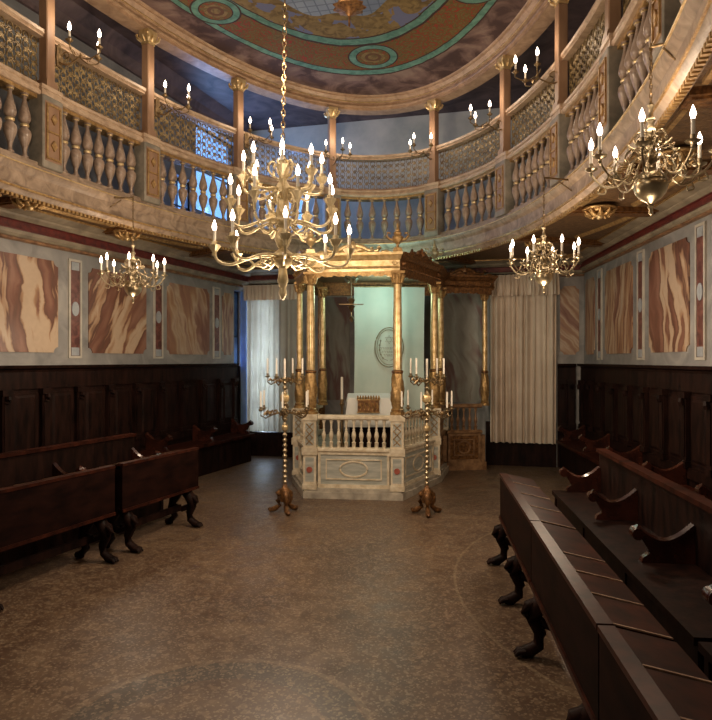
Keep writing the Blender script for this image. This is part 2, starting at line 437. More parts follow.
# windows
def window(n, W, op, bars=(2,3), mat=None):
    a, b, c, d = op; r = empty('window_%d' % n); tag(r, kind='structure')
    m = MB(); w = .035
    m.box(a,a+w,-.16,-.10,c,d,W); m.box(b-w,b,-.16,-.10,c,d,W); m.box(a+w,b-w,-.16,-.10,c,c+w,W); m.box(a+w,b-w,-.16,-.10,d-w,d,W)
    for i in range(1, bars[0]):
        x = a+(b-a)*i/bars[0]; m.box(x-.012,x+.012,-.15,-.11,c+w,d-w,W)
    for i in range(1, bars[1]):
        z = c+(d-c)*i/bars[1]; m.box(a+w,b-w,-.148,-.112,z-.012,z+.012,W)
    m.build('window_frame', mat or M['iron'], r)
    m = MB(); m.box(a+.01,b-.01,-.132,-.128,c+.01,d-.01,W); m.build('pane', M['glass'], r)
    return r
window(1, WB, win_back, (2,4)); window(2, WL, win_slot, (1,3)); window(3, WL, win_up_a, (2,2)); window(4, WL, win_up_b, (1,2)); window(5, WB, win_up_c, (2,2))

r = empty('trim_4'); tag(r, kind='structure')
m = MB(); m.sweep([(0,5.22),(.04,5.22),(.05,5.26),(.10,5.34),(.22,ZC-.001),(0,ZC-.001)], [lambda d,z,s=s_: WL(s,d,z) for s_ in (0, WL.len-.12)]); m.build('ceiling_cove', M['ceiling_dark'], r)
# ------------------------------------------------------------------ the oval
def ell(th, off=0):
    x, y = EA*cos(th), EB*sin(th)
    nx, ny = cos(th)/EA, sin(th)/EB; l = hypot(nx, ny); nx /= l; ny /= l
    x += nx*off; y += ny*off
    c, s = cos(EPH), sin(EPH)
    return Vector((ECX + x*c - y*s, ECY + x*s + y*c))
def ell_n(th):
    nx, ny = cos(th)/EA, sin(th)/EB; l = hypot(nx, ny); nx /= l; ny /= l
    c, s = cos(EPH), sin(EPH); return Vector((nx*c - ny*s, nx*s + ny*c))
# arc length table, s = 0 at th = 0, growing counter-clockwise
NA = 2880; TAB = [0.0]
for i in range(NA):
    TAB.append(TAB[-1] + (ell(2*pi*(i+1)/NA)-ell(2*pi*i/NA)).length)
PER = TAB[-1]
def th_of_s(s):
    s %= PER; lo, hi = 0, NA
    while hi-lo > 1:
        m_ = (lo+hi)//2
        if TAB[m_] <= s: lo = m_
        else: hi = m_
    return 2*pi*(lo + (s-TAB[lo])/(TAB[hi]-TAB[lo]))/NA
def s_of_pt(x, y):
    dx, dy = x-ECX, y-ECY; c, s = cos(EPH), sin(EPH)
    u = dx*c+dy*s; v = -dx*s+dy*c; th = atan2(v/EB, u/EA) % (2*pi)
    return TAB[int(th/(2*pi)*NA)]
meas = [(-2.810,5.765),(-2.285,6.99),(-1.50,8.158),(-.335,9.19),(1.065,8.827),(1.778,7.621),(1.996,6.225),(1.965,4.913)]
S = [s_of_pt(*p) for p in meas]
S = [s if s < PER/2 else s-PER for s in S]         # decreasing from left to right
posts = [S[0]+1.40*2, S[0]+1.40] + S + [S[-1]-1.34, S[-1]-2.68]
NPOST = len(posts)

def ring(prof, s0=None, s1=None, step=.12):
    """sweep closed (off,z) profile along the oval"""
    m = MB()
    if s0 is None:
        n = 200; ths = [2*pi*i/n for i in range(n)]
        m.sweep(prof, [(lambda a, b, th=th: (*ell(th, a), b)) for th in ths], True)
    else:
        n = max(2, int(abs(s1-s0)/step)+1)
        ths = [th_of_s(s0+(s1-s0)*i/(n-1)) for i in range(n)]
        m.sweep(prof, [(lambda a, b, th=th: (*ell(th, a), b)) for th in ths])
    return m
def rb(off0, off1, z0, z1): return [(off0,z0),(off1,z0),(off1,z1),(off0,z1)]

# platform slab between oval and walls
def wall_dist(p, n):
    best = 9
    for W in (WL, WR, WB, WF):
        den = n.dot(W.n)
        if den < -1e-4:
            t_ = -(p-W.p).dot(W.n)/den
            if t_ > 0: best = min(best, t_)
    return best
gal = empty('gallery_platform', label='oval upper gallery floor with marbled fascia and carved brown underside, running round the hall', cat='gallery')
m = MB(); n = 160; vs = []; fs = []
for i in range(n):
    th = 2*pi*i/n; p = ell(th, .06); nn = ell_n(th); d = min(wall_dist(p, nn), 3.2)+ .0
    q = p+nn*d
    vs += [(p.x,p.y,3.10),(q.x,q.y,3.10),(q.x,q.y,3.30),(p.x,p.y,3.30)]
for i in range(n):
    a = i*4; b = ((i+1)%n)*4
    for k in range(4): fs.append((a+k, a+(k+1)%4, b+(k+1)%4, b+k))
m.add(vs, fs); m.build('soffit', M['soffit'], gal)
ring([(.09,3.06),(.02,3.03),(-.0,3.04),(-.02,3.07),(-.02,3.10),(.0,3.115),(.0,3.22),(-.015,3.235),(-.03,3.25),(-.045,3.285),(-.04,3.30),(-.02,3.305),(-.015,3.335),(.20,3.335),(.20,3.12),(.09,3.12)]).build('fascia', M['marbled'], gal, 30)
ring(rb(-.032,-.018,3.075,3.092)).build('gilt_strip', M['gilt'], gal)
ring(rb(-.056,-.038,3.284,3.294)).build('gilt_strip', M['gilt_bright'], gal)
# dentils under the fascia
m = MB(); k = 0; s = posts[-1]
while s < posts[0]:
    th = th_of_s(s); p = ell(th, 0); nn = ell_n(th); tt = Vector((-nn.y, nn.x))
    fr = lambda x, y, z, p=p, nn=nn, tt=tt: (p.x+tt.x*x+nn.x*y, p.y+tt.y*x+nn.y*y, z)
    m.box(-.014,.014,.01,.05,3.005,3.035,fr); s += .05
m.build('dentil_course', M['gilt'], gal)
# soffit panels framed in gold between the posts, cream border beams
for i in range(NPOST):
    th = th_of_s(posts[i]); p = ell(th, .1); nn = ell_n(th); tt = Vector((-nn.y, nn.x)); d = min(wall_dist(p, nn), 2.6)
    fr = lambda x, y, z, p=p, nn=nn, tt=tt: (p.x+tt.x*x+nn.x*y, p.y+tt.y*x+nn.y*y, z)
    m = MB(); m.box(-.10,.10,.0,d-.20,3.055,3.102,fr); m.box(-.07,.07,.02,d-.22,3.04,3.056,fr)
    m.build('soffit_beam', M['gilt_dark'], gal)
rs = empty('soffit_panels', parent=gal)
bpy.data.objects.remove(rs)
for i in range(NPOST-1):
    sa, sb = posts[i]-.18, posts[i+1]+.18
    th = th_of_s((sa+sb)/2); d = wall_dist(ell(th,.1), ell_n(th))-.32
    if d < .3: continue
    m = ring([(.14,3.075),(.17,3.07),(.19,3.10),(.14,3.10)], sa, sb)
    mm = ring([(d-.05,3.10),(d-.02,3.07),(d+.01,3.075),(d+.01,3.10)], sa, sb); m.add(mm.v, mm.f)
    m.build('soffit_moulding', M['gilt'], gal)

# rosettes hanging under the soffit
def rosette():
    r = empty('ceiling_rosette', label='x', cat='rosette', group='gilded rosettes under the gallery')
    m = MB()
    m.lathe([(.15,.0),(.16,-.012),(.155,-.025),(.12,-.03),(.11,-.045),(.075,-.05)], 20); m.build('rim', M['gilt'], r, 35)
    m = MB()
    for k in range(10):
        a = 2*pi*k/10
        m.tube([(.05*cos(a),.05*sin(a),-.05),(.09*cos(a),.09*sin(a),-.075),(.125*cos(a),.125*sin(a),-.055),(.145*cos(a),.145*sin(a),-.03)], [.014,.026,.022,.008], 6)
    m.build('leaves', M['gilt'], r, 60)
    m = MB(); m.ball((0,0,-.08), .034, 12, 8); m.build('boss', M['gilt_bright'], r, 60)
    return r
def put_rosette(o, x, y, lab): o.location = (x, y, 3.075); o['label'] = lab
ros = rosette()
ros_spots = [(-2.98, 5.75, 'gilded rosette under the gallery at the left picture edge'),
             (-2.62, 7.22, 'gilded rosette under the gallery above the left small brass chandelier'),
             (2.36, 6.1, 'gilded rosette under the gallery above the right wall, beside the nearest brass chandelier'),
             (2.22, 7.75, 'gilded rosette in the shade under the gallery, near the right corner'),
             (2.30, 4.5, 'gilded rosette under the gallery close to the right picture edge')]
for i, (x, y, lab) in enumerate(ros_spots):
    put_rosette(ros if i == 0 else copy_tree(ros), x, y, lab)

# cornice on the walls below the gallery
def cornice(name, W, zb, a, b):
    r = empty(name); tag(r, kind='structure')
    H = 3.10 - zb
    def run(prof, nm, mat):
        m = MB(); m.sweep([(p[0], zb+p[1]*H) for p in prof], [lambda d, z, s=s: W(s, d, z) for s in (a, b)]); m.build(nm, mat, r)
    run([(0,0),(.03,.0),(.05,.03),(.05,.09),(.035,.12),(0,.12)], 'lower_moulding', M['brown_trim'])
    run([(0,.12),(.03,.12),(.06,.22),(.07,.33),(.0,.33)], 'cream_band', M['cream_trim'])
    run([(0,.33),(.085,.33),(.09,.36),(.06,.38),(.06,.62),(.09,.64),(0,.64)], 'red_frieze', M['red_frieze'])
    run([(0,.64),(.10,.64),(.14,.74),(.15,.80),(.24,.92),(.25,1.0),(0,1.0)], 'upper_moulding', M['cream_trim'])
    run([(.235,.93),(.262,.93),(.262,.985),(.235,.985)], 'gilt_line', M['gilt'])
cornice('trim_1', WL, 2.80, 3.0, WL.len)
cornice('trim_2', WB, 2.84, 0, WB.len)
cornice('trim_3', WR, 2.88, 3.0, WR.len)

# balustrade
bal = empty('gallery_balustrade', label='marbled wooden balustrade of double vase balusters along the oval gallery edge', cat='balustrade')
ring([(.0,3.985),(-.012,4.0),(-.012,4.02),(.01,4.03),(.012,4.045),(-.0,4.055),(.0,4.08),(.20,4.08),(.20,3.985)]).build('handrail', M['rail'], bal, 30)
ring([(.03,3.955),(.03,3.985),(.17,3.985),(.17,3.955)]).build('handrail_underband', M['gilt'], bal)
ring([(.02,3.335),(.02,3.375),(.035,3.385),(.165,3.385),(.18,3.375),(.18,3.335)]).build('base_rail', M['marbled'], bal, 30)
bp = [(.034,0),(.034,.018),(.026,.024),(.019,.035),(.017,.05),(.022,.085),(.038,.13),(.052,.175),(.057,.21),(.052,.24),(.033,.262),(.026,.268),(.034,.275),(.036,.287),(.034,.298),(.025,.304),
      (.038,.312),(.050,.335),(.053,.36),(.046,.40),(.032,.45),(.019,.50),(.0155,.53),(.017,.54),(.028,.546),(.028,.556),(.034,.56),(.034,.572)]
m = MB(); m.lathe(bp, 14); bal_me = m.build('baluster', M['baluster'], bal, 50)
m = MB(); m.lathe([(.0355,.274),(.0385,.281),(.0385,.292),(.0355,.299)], 14); m.lathe([(.029,.545),(.031,.55),(.029,.557)], 14); bal_ring = m.build('gilt_collar', M['gilt_bright'], bal_me, 50)
firstb = True
for i in range(NPOST-1):
    sa, sb = posts[i]-.15, posts[i+1]+.15
    for k in range(7):
        s = sa + (sb-sa)*(k+.5)/7; p = ell(th_of_s(s), .06)
        if firstb: o = bal_me; firstb = False
        else:
            o = bal_me.copy(); COL.objects.link(o); o.parent = bal
            c = bal_ring.copy(); COL.objects.link(c); c.parent = o
        o.location = (p.x, p.y, 3.384)
def pframe(s, off=.045):
    th = th_of_s(s); p = ell(th, off); nn = ell_n(th); tt = Vector((-nn.y, nn.x))
    return p, atan2(tt.y, tt.x)
m = MB(); m.bev(-.12,.12,-.085,.085,3.335,3.99,.008); ped0 = m.build('pedestal', M['pedestal_stone'], bal)
m = MB()
for (x0,x1,z0,z1) in ((-.085,-.068,3.42,3.92),(.068,.085,3.42,3.92),(-.068,.068,3.42,3.436),(-.068,.068,3.904,3.92),(-.068,.068,3.66,3.676)):
    m.box(x0,x1,.083,.098,z0,z1)
for zc in (3.55, 3.79):
    m.prism([(-.035,zc),(0,zc-.05),(.035,zc),(0,zc+.05)], .083, .102, lambda a,d,b: (a,d,b))
fm0 = m.build('gilt_frame', M['gilt'], ped0)
m = MB(); m.box(-.098,.098,.078,.0865,3.40,3.94); cp0 = m.build('carved_panel', M['column_wood'], ped0)
for i, s in enumerate(posts):
    if i == 0: o = ped0
    else:
        o = ped0.copy(); COL.objects.link(o); o.parent = bal
        for f_ in (fm0, cp0): c = f_.copy(); COL.objects.link(c); c.parent = o
    p, rz = pframe(s); o.location = (p.x, p.y, 0); o.rotation_euler = (0,0,rz)

m = MB(); m.box(-.115,.115,.0,.068,3.99,4.045); m.box(-.125,.125,.0,.078,4.045,4.083); brk = m.build('rail_break', M['rail'], bal)
for i, s in enumerate(posts):
    o = brk if i == 0 else brk.copy()
    if i: COL.objects.link(o); o.parent = bal
    p, rz = pframe(s, .045); o.location = (p.x, p.y, 0); o.rotation_euler = (0,0,rz)
# lattice screen
lat = empty('gilded_lattice_screen', label='pierced gilded scroll lattice standing on the gallery handrail between the columns', cat='screen')
ring([(.02,4.535),(.03,4.555),(.01,4.57),(.01,4.60),(.17,4.60),(.17,4.57),(.15,4.535)]).build('top_rail', M['rail'], lat, 30)
ring(rb(.06,.13,4.08,4.115)).build('bottom_rail', M['column_wood'], lat)
for i in range(NPOST-1):
    sa, sb = posts[i]-.05, posts[i+1]+.05; L = sa-sb
    m = MB(); nc = max(4, int(round(L/.085))); w = L/nc; h0, h1 = 4.115, 4.54; nr = 5; h = (h1-h0)/nr
    def P(x, z): return (*ell(th_of_s(sb+x), .095), z)
    for c in range(nc):
        for r_ in range(nr):
            cx, cz = (c+.5)*w, h0+(r_+.5)*h
            # leaf shaped loop plus two curls
            pts = []
            for k in range(10):
                a = 2*pi*k/10; rr = .42+.06*cos(2*a)
                pts.append(P(cx+w*rr*sin(a), cz+h*rr*cos(a)))
            m.tube(pts, .0068, 4, True)
            sg = 1 if (c+r_) % 2 else -1
            pts = [P(cx+sg*w*.5*cos(a)*(1-.12*j), cz+h*.5*sin(a)*(1-.12*j)) for j, a in enumerate([0,.6,1.2,1.9,2.6,3.4])]
            pts = [(P(cx+sg*w*(.5-.13*j)*cos(a), cz-h*.5+h*(.5-.10*j)*sin(a)+h*.0)) for j, a in enumerate([0,.9,1.8,2.7])]
            m.tube(pts, .0062, 4)
            if r_ < nr-1: m.tube([P(cx,cz+h*.25), P(cx+w*.2,cz+h*.5), P(cx,cz+h*.75)], .0055, 4); m.tube([P(cx,cz+h*.25), P(cx-w*.2,cz+h*.5), P(cx,cz+h*.75)], .0055, 4)
    m.build('lattice_panel', M['lattice'], lat)

# columns
col_labels = ['square gallery column beyond the left edge of the view', 'square gallery column just beyond the left picture edge',
 'dark reddish square gallery column behind the leftmost candle bracket',
 'brown square gallery column between the two leftmost candle brackets',
 'pale brown square gallery column directly left of the large chandelier chain',
 'pale square gallery column behind the three bulbs right of the large chandelier',
 'square gallery column above the right front of the canopied platform, beside the middle bracket',
 'square gallery column just right of the high bracket of three bulbs on the right',
 'tall square gallery column beside the topmost bracket at the right',
 'square gallery column at the top right above the handrail bend', 'square gallery column near the top right corner', 'square gallery column beyond the top right corner']
m0 = MB(); m0.bev(-.05,.05,-.05,.05,4.08,5.10,.008)
for i, s in enumerate(posts):
    p, rz = pframe(s, .035)
    if i == 0:
        c0 = empty('gallery_column', (p.x,p.y,0), rz, col_labels[0], 'column', 'gallery columns')
        m0.build('shaft', M['column_wood'], c0)
        m = MB(); m.box(-.065,.065,-.065,.065,4.08,4.13); m.box(-.058,.058,-.058,.058,4.13,4.15); m.build('base', M['column_wood'], c0)
        m = MB(); m.box(-.052,.052,-.052,.052,5.10,5.12); m.box(-.07,.07,-.07,.07,5.215,5.25)
        m.hexa([(-.05,-.05,5.12),(.05,-.05,5.12),(.05,.05,5.12),(-.05,.05,5.12),(-.072,-.072,5.215),(.072,-.072,5.215),(.072,.072,5.215),(-.072,.072,5.215)])
        for sx in (-1,1):
            for sy in (-1,1):
                m.tube([(sx*.05,sy*.05,5.13),(sx*.075,sy*.075,5.16),(sx*.088,sy*.088,5.195),(sx*.078,sy*.078,5.205)], [.014,.018,.014,.010], 5)
            m.tube([(sx*.05,0,5.13),(sx*.07,0,5.165),(sx*.083,0,5.19)], [.012,.015,.01], 5)
            m.tube([(0,sx*.05,5.13),(0,sx*.07,5.165),(0,sx*.083,5.19)], [.012,.015,.01], 5)
        m.build('capital', M['gilt_bright'], c0)
    else:
        c = copy_tree(c0); c.location = (p.x,p.y,0); c.rotation_euler = (0,0,rz); c['label'] = col_labels[i]

# oval cornice over the columns
oc = empty('oval_cornice', label='honey coloured moulded oval cornice carried by the gallery columns round the painted ceiling', cat='cornice')
ring([(.18,5.25),(.0,5.25),(-.0,5.285),(-.025,5.287),(-.03,5.30),(-.025,5.313),(-.008,5.315),(-.008,5.34),(-.04,5.345),(-.04,5.36),(-.055,5.372),(-.085,5.40),(-.085,5.412),(-.115,5.415),(-.125,5.425),(-.125,5.448),(.18,5.448)]).build('moulding', M['cornice_wood'], oc, 25)
ring([(-.041,5.347),(-.047,5.349),(-.047,5.357),(-.041,5.359)]).build('gilt_bead', M['gilt_bright'], oc, 30)
m = MB(); vs = []; n = 160
for z in (ZC-.025, ZC-.001):
    for i in range(n):
        th = 2*pi*i/n; x, y = EA*cos(th), EB*sin(th); k = 1-.04/EB
        vs.append((x*k, y*k, z))
m.add(vs, [tuple(range(n)), tuple(range(n, 2*n))] + [(i,(i+1)%n,(i+1)%n+n,i+n) for i in range(n)])
o = m.build('ceiling_painting', M['ceiling_oval']); o.location = (ECX, ECY, 0); o.rotation_euler = (0,0,EPH)
tag(o, 'oval painted ceiling with green bands, red and gold arabesques and blue centre', 'ceiling painting')

# ------------------------------------------------------------------ marble panels on the walls
def panel(W, a, b, z0, z1, mat, label, nt=.07, group='veined marble wall panels'):
    c = (a+b)/2; base = W(c, 0, 0); rz = W.rot()
    m = MB(); w = (b-a)/2
    # notched corners: concave quarter rounds
    poly = []
    for (cx, cz, a0) in ((w,z1,pi),(-w,z1,1.5*pi),(-w,z0,0),(w,z0,.5*pi)):
        for k in range(6):
            g = a0 + (pi/2)*k/5; g = a0 + pi/2 - (g-a0)
            poly.append((cx+nt*cos(g), cz+nt*sin(g)))
    sgn = 1 if (W.n.dot(Vector((-sin(rz), cos(rz)))) > 0) else -1
    m.prism(poly, -.01, .012, lambda p, d, q: (p, d*sgn, q))
    o = m.build('wall_panel', mat); o.location = (base[0], base[1], 0); o.rotation_euler = (0,0,rz)
    return tag(o, label, 'wall panel', group)
def strip(W, s, z0, z1, label, hw=.075):
    rz = W.rot(); base = W(s, 0, 0); sgn = 1 if (W.n.dot(Vector((-sin(rz), cos(rz)))) > 0) else -1
    r = empty('red_wall_strip', (base[0],base[1],0), rz, label, 'wall strip', 'narrow red marble wall strips')
    fr = lambda x, y, z: (x, y*sgn, z)
    m = MB(); m.box(-hw,hw,-.01,.012,z0+.025,z1-.025,fr); m.build('red_stone', M['red_strip'], r)
    m = MB()
    m.box(-hw-.025,-hw,-.01,.02,z0,z1,fr); m.box(hw,hw+.025,-.01,.02,z0,z1,fr); m.box(-hw,hw,-.01,.02,z0,z0+.025,fr); m.box(-hw,hw,-.01,.02,z1-.025,z1,fr)
    m.build('border', M['border_stone'], r)
    m = MB()
    m.prism([(hw*.75*cos(2*pi*k/20), (z0+z1)/2+hw*1.15*sin(2*pi*k/20)) for k in range(20)], .01, .02, lambda a,d,b: fr(a,d,b))
    m.box(-hw*.8,hw*.8,.01,.018,z0+.03,z0+.12,fr); m.box(-hw*.8,hw*.8,.01,.018,z1-.12,z1-.03,fr)
    m.build('grey_medallion', M['plaster_pale'], r)
M['red_strip'] = two('red_marble_strip', (.075,.022,.019), (.20,.08,.06), 9, .35, 0, 6, .05, dist=1)
M['border_stone'] = two('pale_border_stone', (.38,.36,.31), (.52,.48,.41), 6, .45)
M['plaster_pale'] = two('blue_grey_stone', (.24,.27,.30), (.36,.38,.40), 9, .4)
def mm(i, cols, sc, dist, rot, ds=1.2): return m_marble('veined_marble_%d' % i, cols, sc, dist, rot, i, ds)
LT = 2.665; RT = 2.765; ZB = 1.68
for j, (y0, y1, mt, lab) in enumerate([
    (5.86, 6.84, mm(1, VEIN_A, .55, 4.0, .06), 'cream and russet veined marble panel nearest the left picture edge'),
    (7.26, 8.20, mm(2, VEIN_A, .55, 3.6, -.5), 'veined marble panel behind the left small chandelier, veins slanting down left'),
    (8.61, 9.56, mm(3, VEIN_C, .45, 4.2, .35), 'brown veined marble panel on the left wall, right of the small chandelier'),
    (9.90, 10.20, mm(4, VEIN_B, .6, 3.0, -.1), 'narrow veined marble panel beside the blue lit window slot'),
    (4.46, 5.42, mm(5, VEIN_A, .7, 3.0, .2), 'veined marble panel on the left wall outside the view')]):
    panel(WL, sY(y0), sY(y1), ZB, LT, mt, lab, .06)
for y, lab in ((5.64,'red marble strip at the left picture edge'),(7.065,'red marble strip left of the small left chandelier'),(8.43,'red marble strip right of the small left chandelier'),(9.745,'last red marble strip on the left wall before the blue window slot')):
    strip(WL, sY(y), 1.62, LT+.06, lab, .07)
def sR(y): return WR.s_of_y(y)
for (y0, y1, mt, lab) in [
    (5.92, 6.87, mm(6, VEIN_A, .5, 4.2, -.12), 'large orange brown and cream veined marble panel on the right wall near the picture edge'),
    (7.37, 8.34, mm(7, VEIN_B, .75, 3.0, .14), 'striped brown veined marble panel, middle of the three on the right wall'),
    (8.80, 9.22, mm(8, VEIN_C, .8, 2.2, 0), 'narrow veined marble panel by the right corner'),
    (4.5, 5.45, mm(9, VEIN_A, .8, 2.5, .1), 'veined marble panel on the right wall outside the view')]:
    panel(WR, sR(y0), sR(y1), ZB, RT, mt, lab, .06)
for y, lab in ((5.69,'red marble strip at the right picture edge'),(7.11,'red marble strip between the two larger right wall panels'),(8.57,'narrow red marble strip nearest the right corner')):
    strip(WR, sR(y), 1.60, RT+.07, lab, .07)
panel(WB, WB.s_of_px(560), WB.s_of_px(579), ZB, 2.70, mm(10, VEIN_C, .6, 3.5, .7), 'pinkish veined marble panel between the right curtain and the corner', .05)
panel(WB, WB.s_of_px(441), WB.s_of_px(482), .95, 2.62, mm(11, VEIN_G, .45, 3.6, .25), 'tall grey and dark veined marble panel behind the right side of the canopied platform', .05)
panel(WB, WB.s_of_px(320), WB.s_of_px(350), .95, 2.62, mm(12, VEIN_G, .5, 3.0, .1), 'dark veined marble panel behind the left side of the canopied platform', .05)

# ------------------------------------------------------------------ wood panelling
def panelling(W, a, b, top, name, label, step=.48):
    r = empty(name, label=label, cat='panelling')
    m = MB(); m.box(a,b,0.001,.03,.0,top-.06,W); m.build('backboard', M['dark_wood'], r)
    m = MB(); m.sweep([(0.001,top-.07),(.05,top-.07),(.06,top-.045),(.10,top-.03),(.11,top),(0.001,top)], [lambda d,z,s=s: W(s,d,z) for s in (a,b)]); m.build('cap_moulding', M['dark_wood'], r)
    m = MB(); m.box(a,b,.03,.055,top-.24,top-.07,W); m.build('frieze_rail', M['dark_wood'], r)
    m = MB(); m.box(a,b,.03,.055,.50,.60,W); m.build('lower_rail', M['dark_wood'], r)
    n = max(1, int(round((b-a)/step))); st = (b-a)/n
    for i in range(n):
        c = a+(i+.5)*st; m = MB(); h = st*.5-.075
        m.box(c-h,c+h,.03,.042,.64,top-.28,W)
        z0, z1 = .66, top-.30
        m.hexa([W(c-h+.03,.04,z0),W(c+h-.03,.04,z0),W(c+h-.03,.04,z1),W(c-h+.03,.04,z1),W(c-h+.06,.055,z0+.03),W(c+h-.06,.055,z0+.03),W(c+h-.06,.055,z1-.03),W(c-h+.06,.055,z1-.03)])
        m.build('raised_panel', M['dark_wood'], r)
    for i in range(n+1):
        c = a+i*st
        if i == 0: c += .06
        if i == n: c -= .06
        m = MB(); m.box(c-.05,c+.05,.03,.075,.60,top-.24,W); m.box(c-.035,c+.035,.075,.085,.70,top-.36,W)
        m.box(c-.06,c+.06,.03,.095,top-.30,top-.24,W); m.box(c-.06,c+.06,.03,.09,.60,.66,W)
        m.tube([W(c,.085,top-.36),W(c,.10,top-.33),W(c,.10,top-.30)], [.035,.03,.02], 6)
        m.build('pilaster', M['dark_wood'], r)
    return r
DT = 1.545
panelling(WL, 3.0, sY(10.22), DT, 'wall_panelling', 'dark wooden wall panelling with pilasters along the left wall')
panelling(WR, 3.0, WR.len-.02, DT, 'wall_panelling', 'dark wooden wall panelling with pilasters along the right wall')
panelling(WB, WB.s_of_px(556)+.02, WB.len-.12, DT, 'wall_panelling', 'short dark panelling between the cream curtain and the right corner', .3)
m = MB(); m.box(.0, WB.s_of_px(302), .001, .05, 0, .36, WB); m.box(.0, WB.s_of_px(302), .001, .055, .36, .40, WB)
tag(m.build('window_bench_panel', M['dark_wood']), 'low dark wooden panel under the left window curtain', 'panelling')
m = MB(); m.box(WB.s_of_px(486), WB.s_of_px(556), .001, .05, 0, .62, WB); m.box(WB.s_of_px(486), WB.s_of_px(556), .001, .055, .62, .66, WB)
tag(m.build('window_bench_panel', M['dark_wood']), 'low dark wooden panel behind the foot of the right cream curtain', 'panelling')

# wall seats
def wall_seat(W, a, b, label, step=1.03):
    r = empty('wall_bench', label=label, cat='bench')
    m = MB(); m.box(a,b,.06,.46,.40,.44,W); m.build('seat', M['wood_seat'], r)
    m = MB(); m.box(a,b,.10,.40,.001,.40,W); m.build('seat_box', M['dark_wood'], r)
    n = int((b-a)/step)
    for i in range(n+1):
        s = a+.03+i*(b-a-.06)/n; m = MB()
        arm_profile(m, lambda d, t_, z, s=s: W(s+t_, .06+d, z), .44, .36, .19)
        m.build('armrest', M['scroll_wood'], r, 40)
def arm_profile(m, fr, z0, L, h=.26, th=.022):
    """S-curved scroll ended arm, d forward from the back, t across, z up"""
    top = []
    for k in range(13):
        u = k/12.; top.append((L*u, z0+h*(.78+.30*(1-u)**2*1.0-.55*sin(pi*u)*.55+.22*u**3)))
    # scroll at the front
    cx, cz = L-.01, top[-1][1]-.028
    scr = [(cx+.036*cos(a), cz+.034*sin(a)) for a in [1.3,.8,.3,-.3,-.9,-1.6,-2.2]]
    poly = [(0,z0)] + top + scr + [(L-.06, z0+h*.45),(L-.075,z0+h*.28),(L-.04,z0+.03),(L-.03,z0)]
    n = len(poly)
    vs = [fr(a, -th, b) for a, b in poly] + [fr(a, th, b) for a, b in poly]
    m.add(vs, [(i,(i+1)%n,(i+1)%n+n,i+n) for i in range(n)] + [tuple(range(n-1,-1,-1)), tuple(range(n,2*n))])
    m.tube([fr(cx, -th-.012, cz), fr(cx, th+.012, cz)], .034, 12)
    m.tube([fr(a, 0, b+.004) for a, b in top], .026, 6)
wall_seat(WL, 3.6, sY(10.1), 'long dark wall bench with armrests along the left panelling')
wall_seat(WR, 3.6, sR(9.1), 'long dark wall bench with armrests along the right panelling')

# ------------------------------------------------------------------ desks (prayer benches) and pews
class Line:
    """desk row frame; s along row = Y distance, d across to the seat side"""
    def __init__(s, x0, k, side): s.x0 = x0; s.k = k; l = hypot(k,1); s.t = Vector((k/l,1/l)); s.n = Vector((s.t.y,-s.t.x))*side
    def org(s, y): return Vector((s.x0+s.k*y, y))
RD = Line(.58, .112, 1); LD = Line(-3.90, .385, -1)
def lion_leg(m, fr, sgn=1):
    """carved scroll foot: d negative is toward the aisle"""
    def P(d, z): return fr(0, d, z)
    pts = [P(.10,.36), P(.06,.32), P(.015,.27), P(.0,.20), P(.03,.13), P(.02,.07), P(-.03,.035), P(-.07,.028)]
    m.tube(pts, [.035,.05,.052,.042,.034,.034,.036,.026], 8)
    m.tube([P(.02,.30), P(-.035,.28), P(-.05,.24), P(-.03,.215), P(-.005,.225)], [.03,.028,.024,.02,.015], 8)
    for k in (-1,0,1): m.tube([fr(k*.018,-.05,.035), fr(k*.022,-.085,.032), fr(k*.022,-.105,.013)], [.018,.015,.008], 6)
    pts = [P(.10,.36), P(.16,.32), P(.22,.24), P(.24,.16), P(.20,.09), P(.25,.035), P(.30,.028)]
    m.tube(pts, [.035,.045,.045,.038,.032,.034,.026], 8)
    m.tube([P(.02,.20), P(.12,.16), P(.22,.19)], .028, 6)
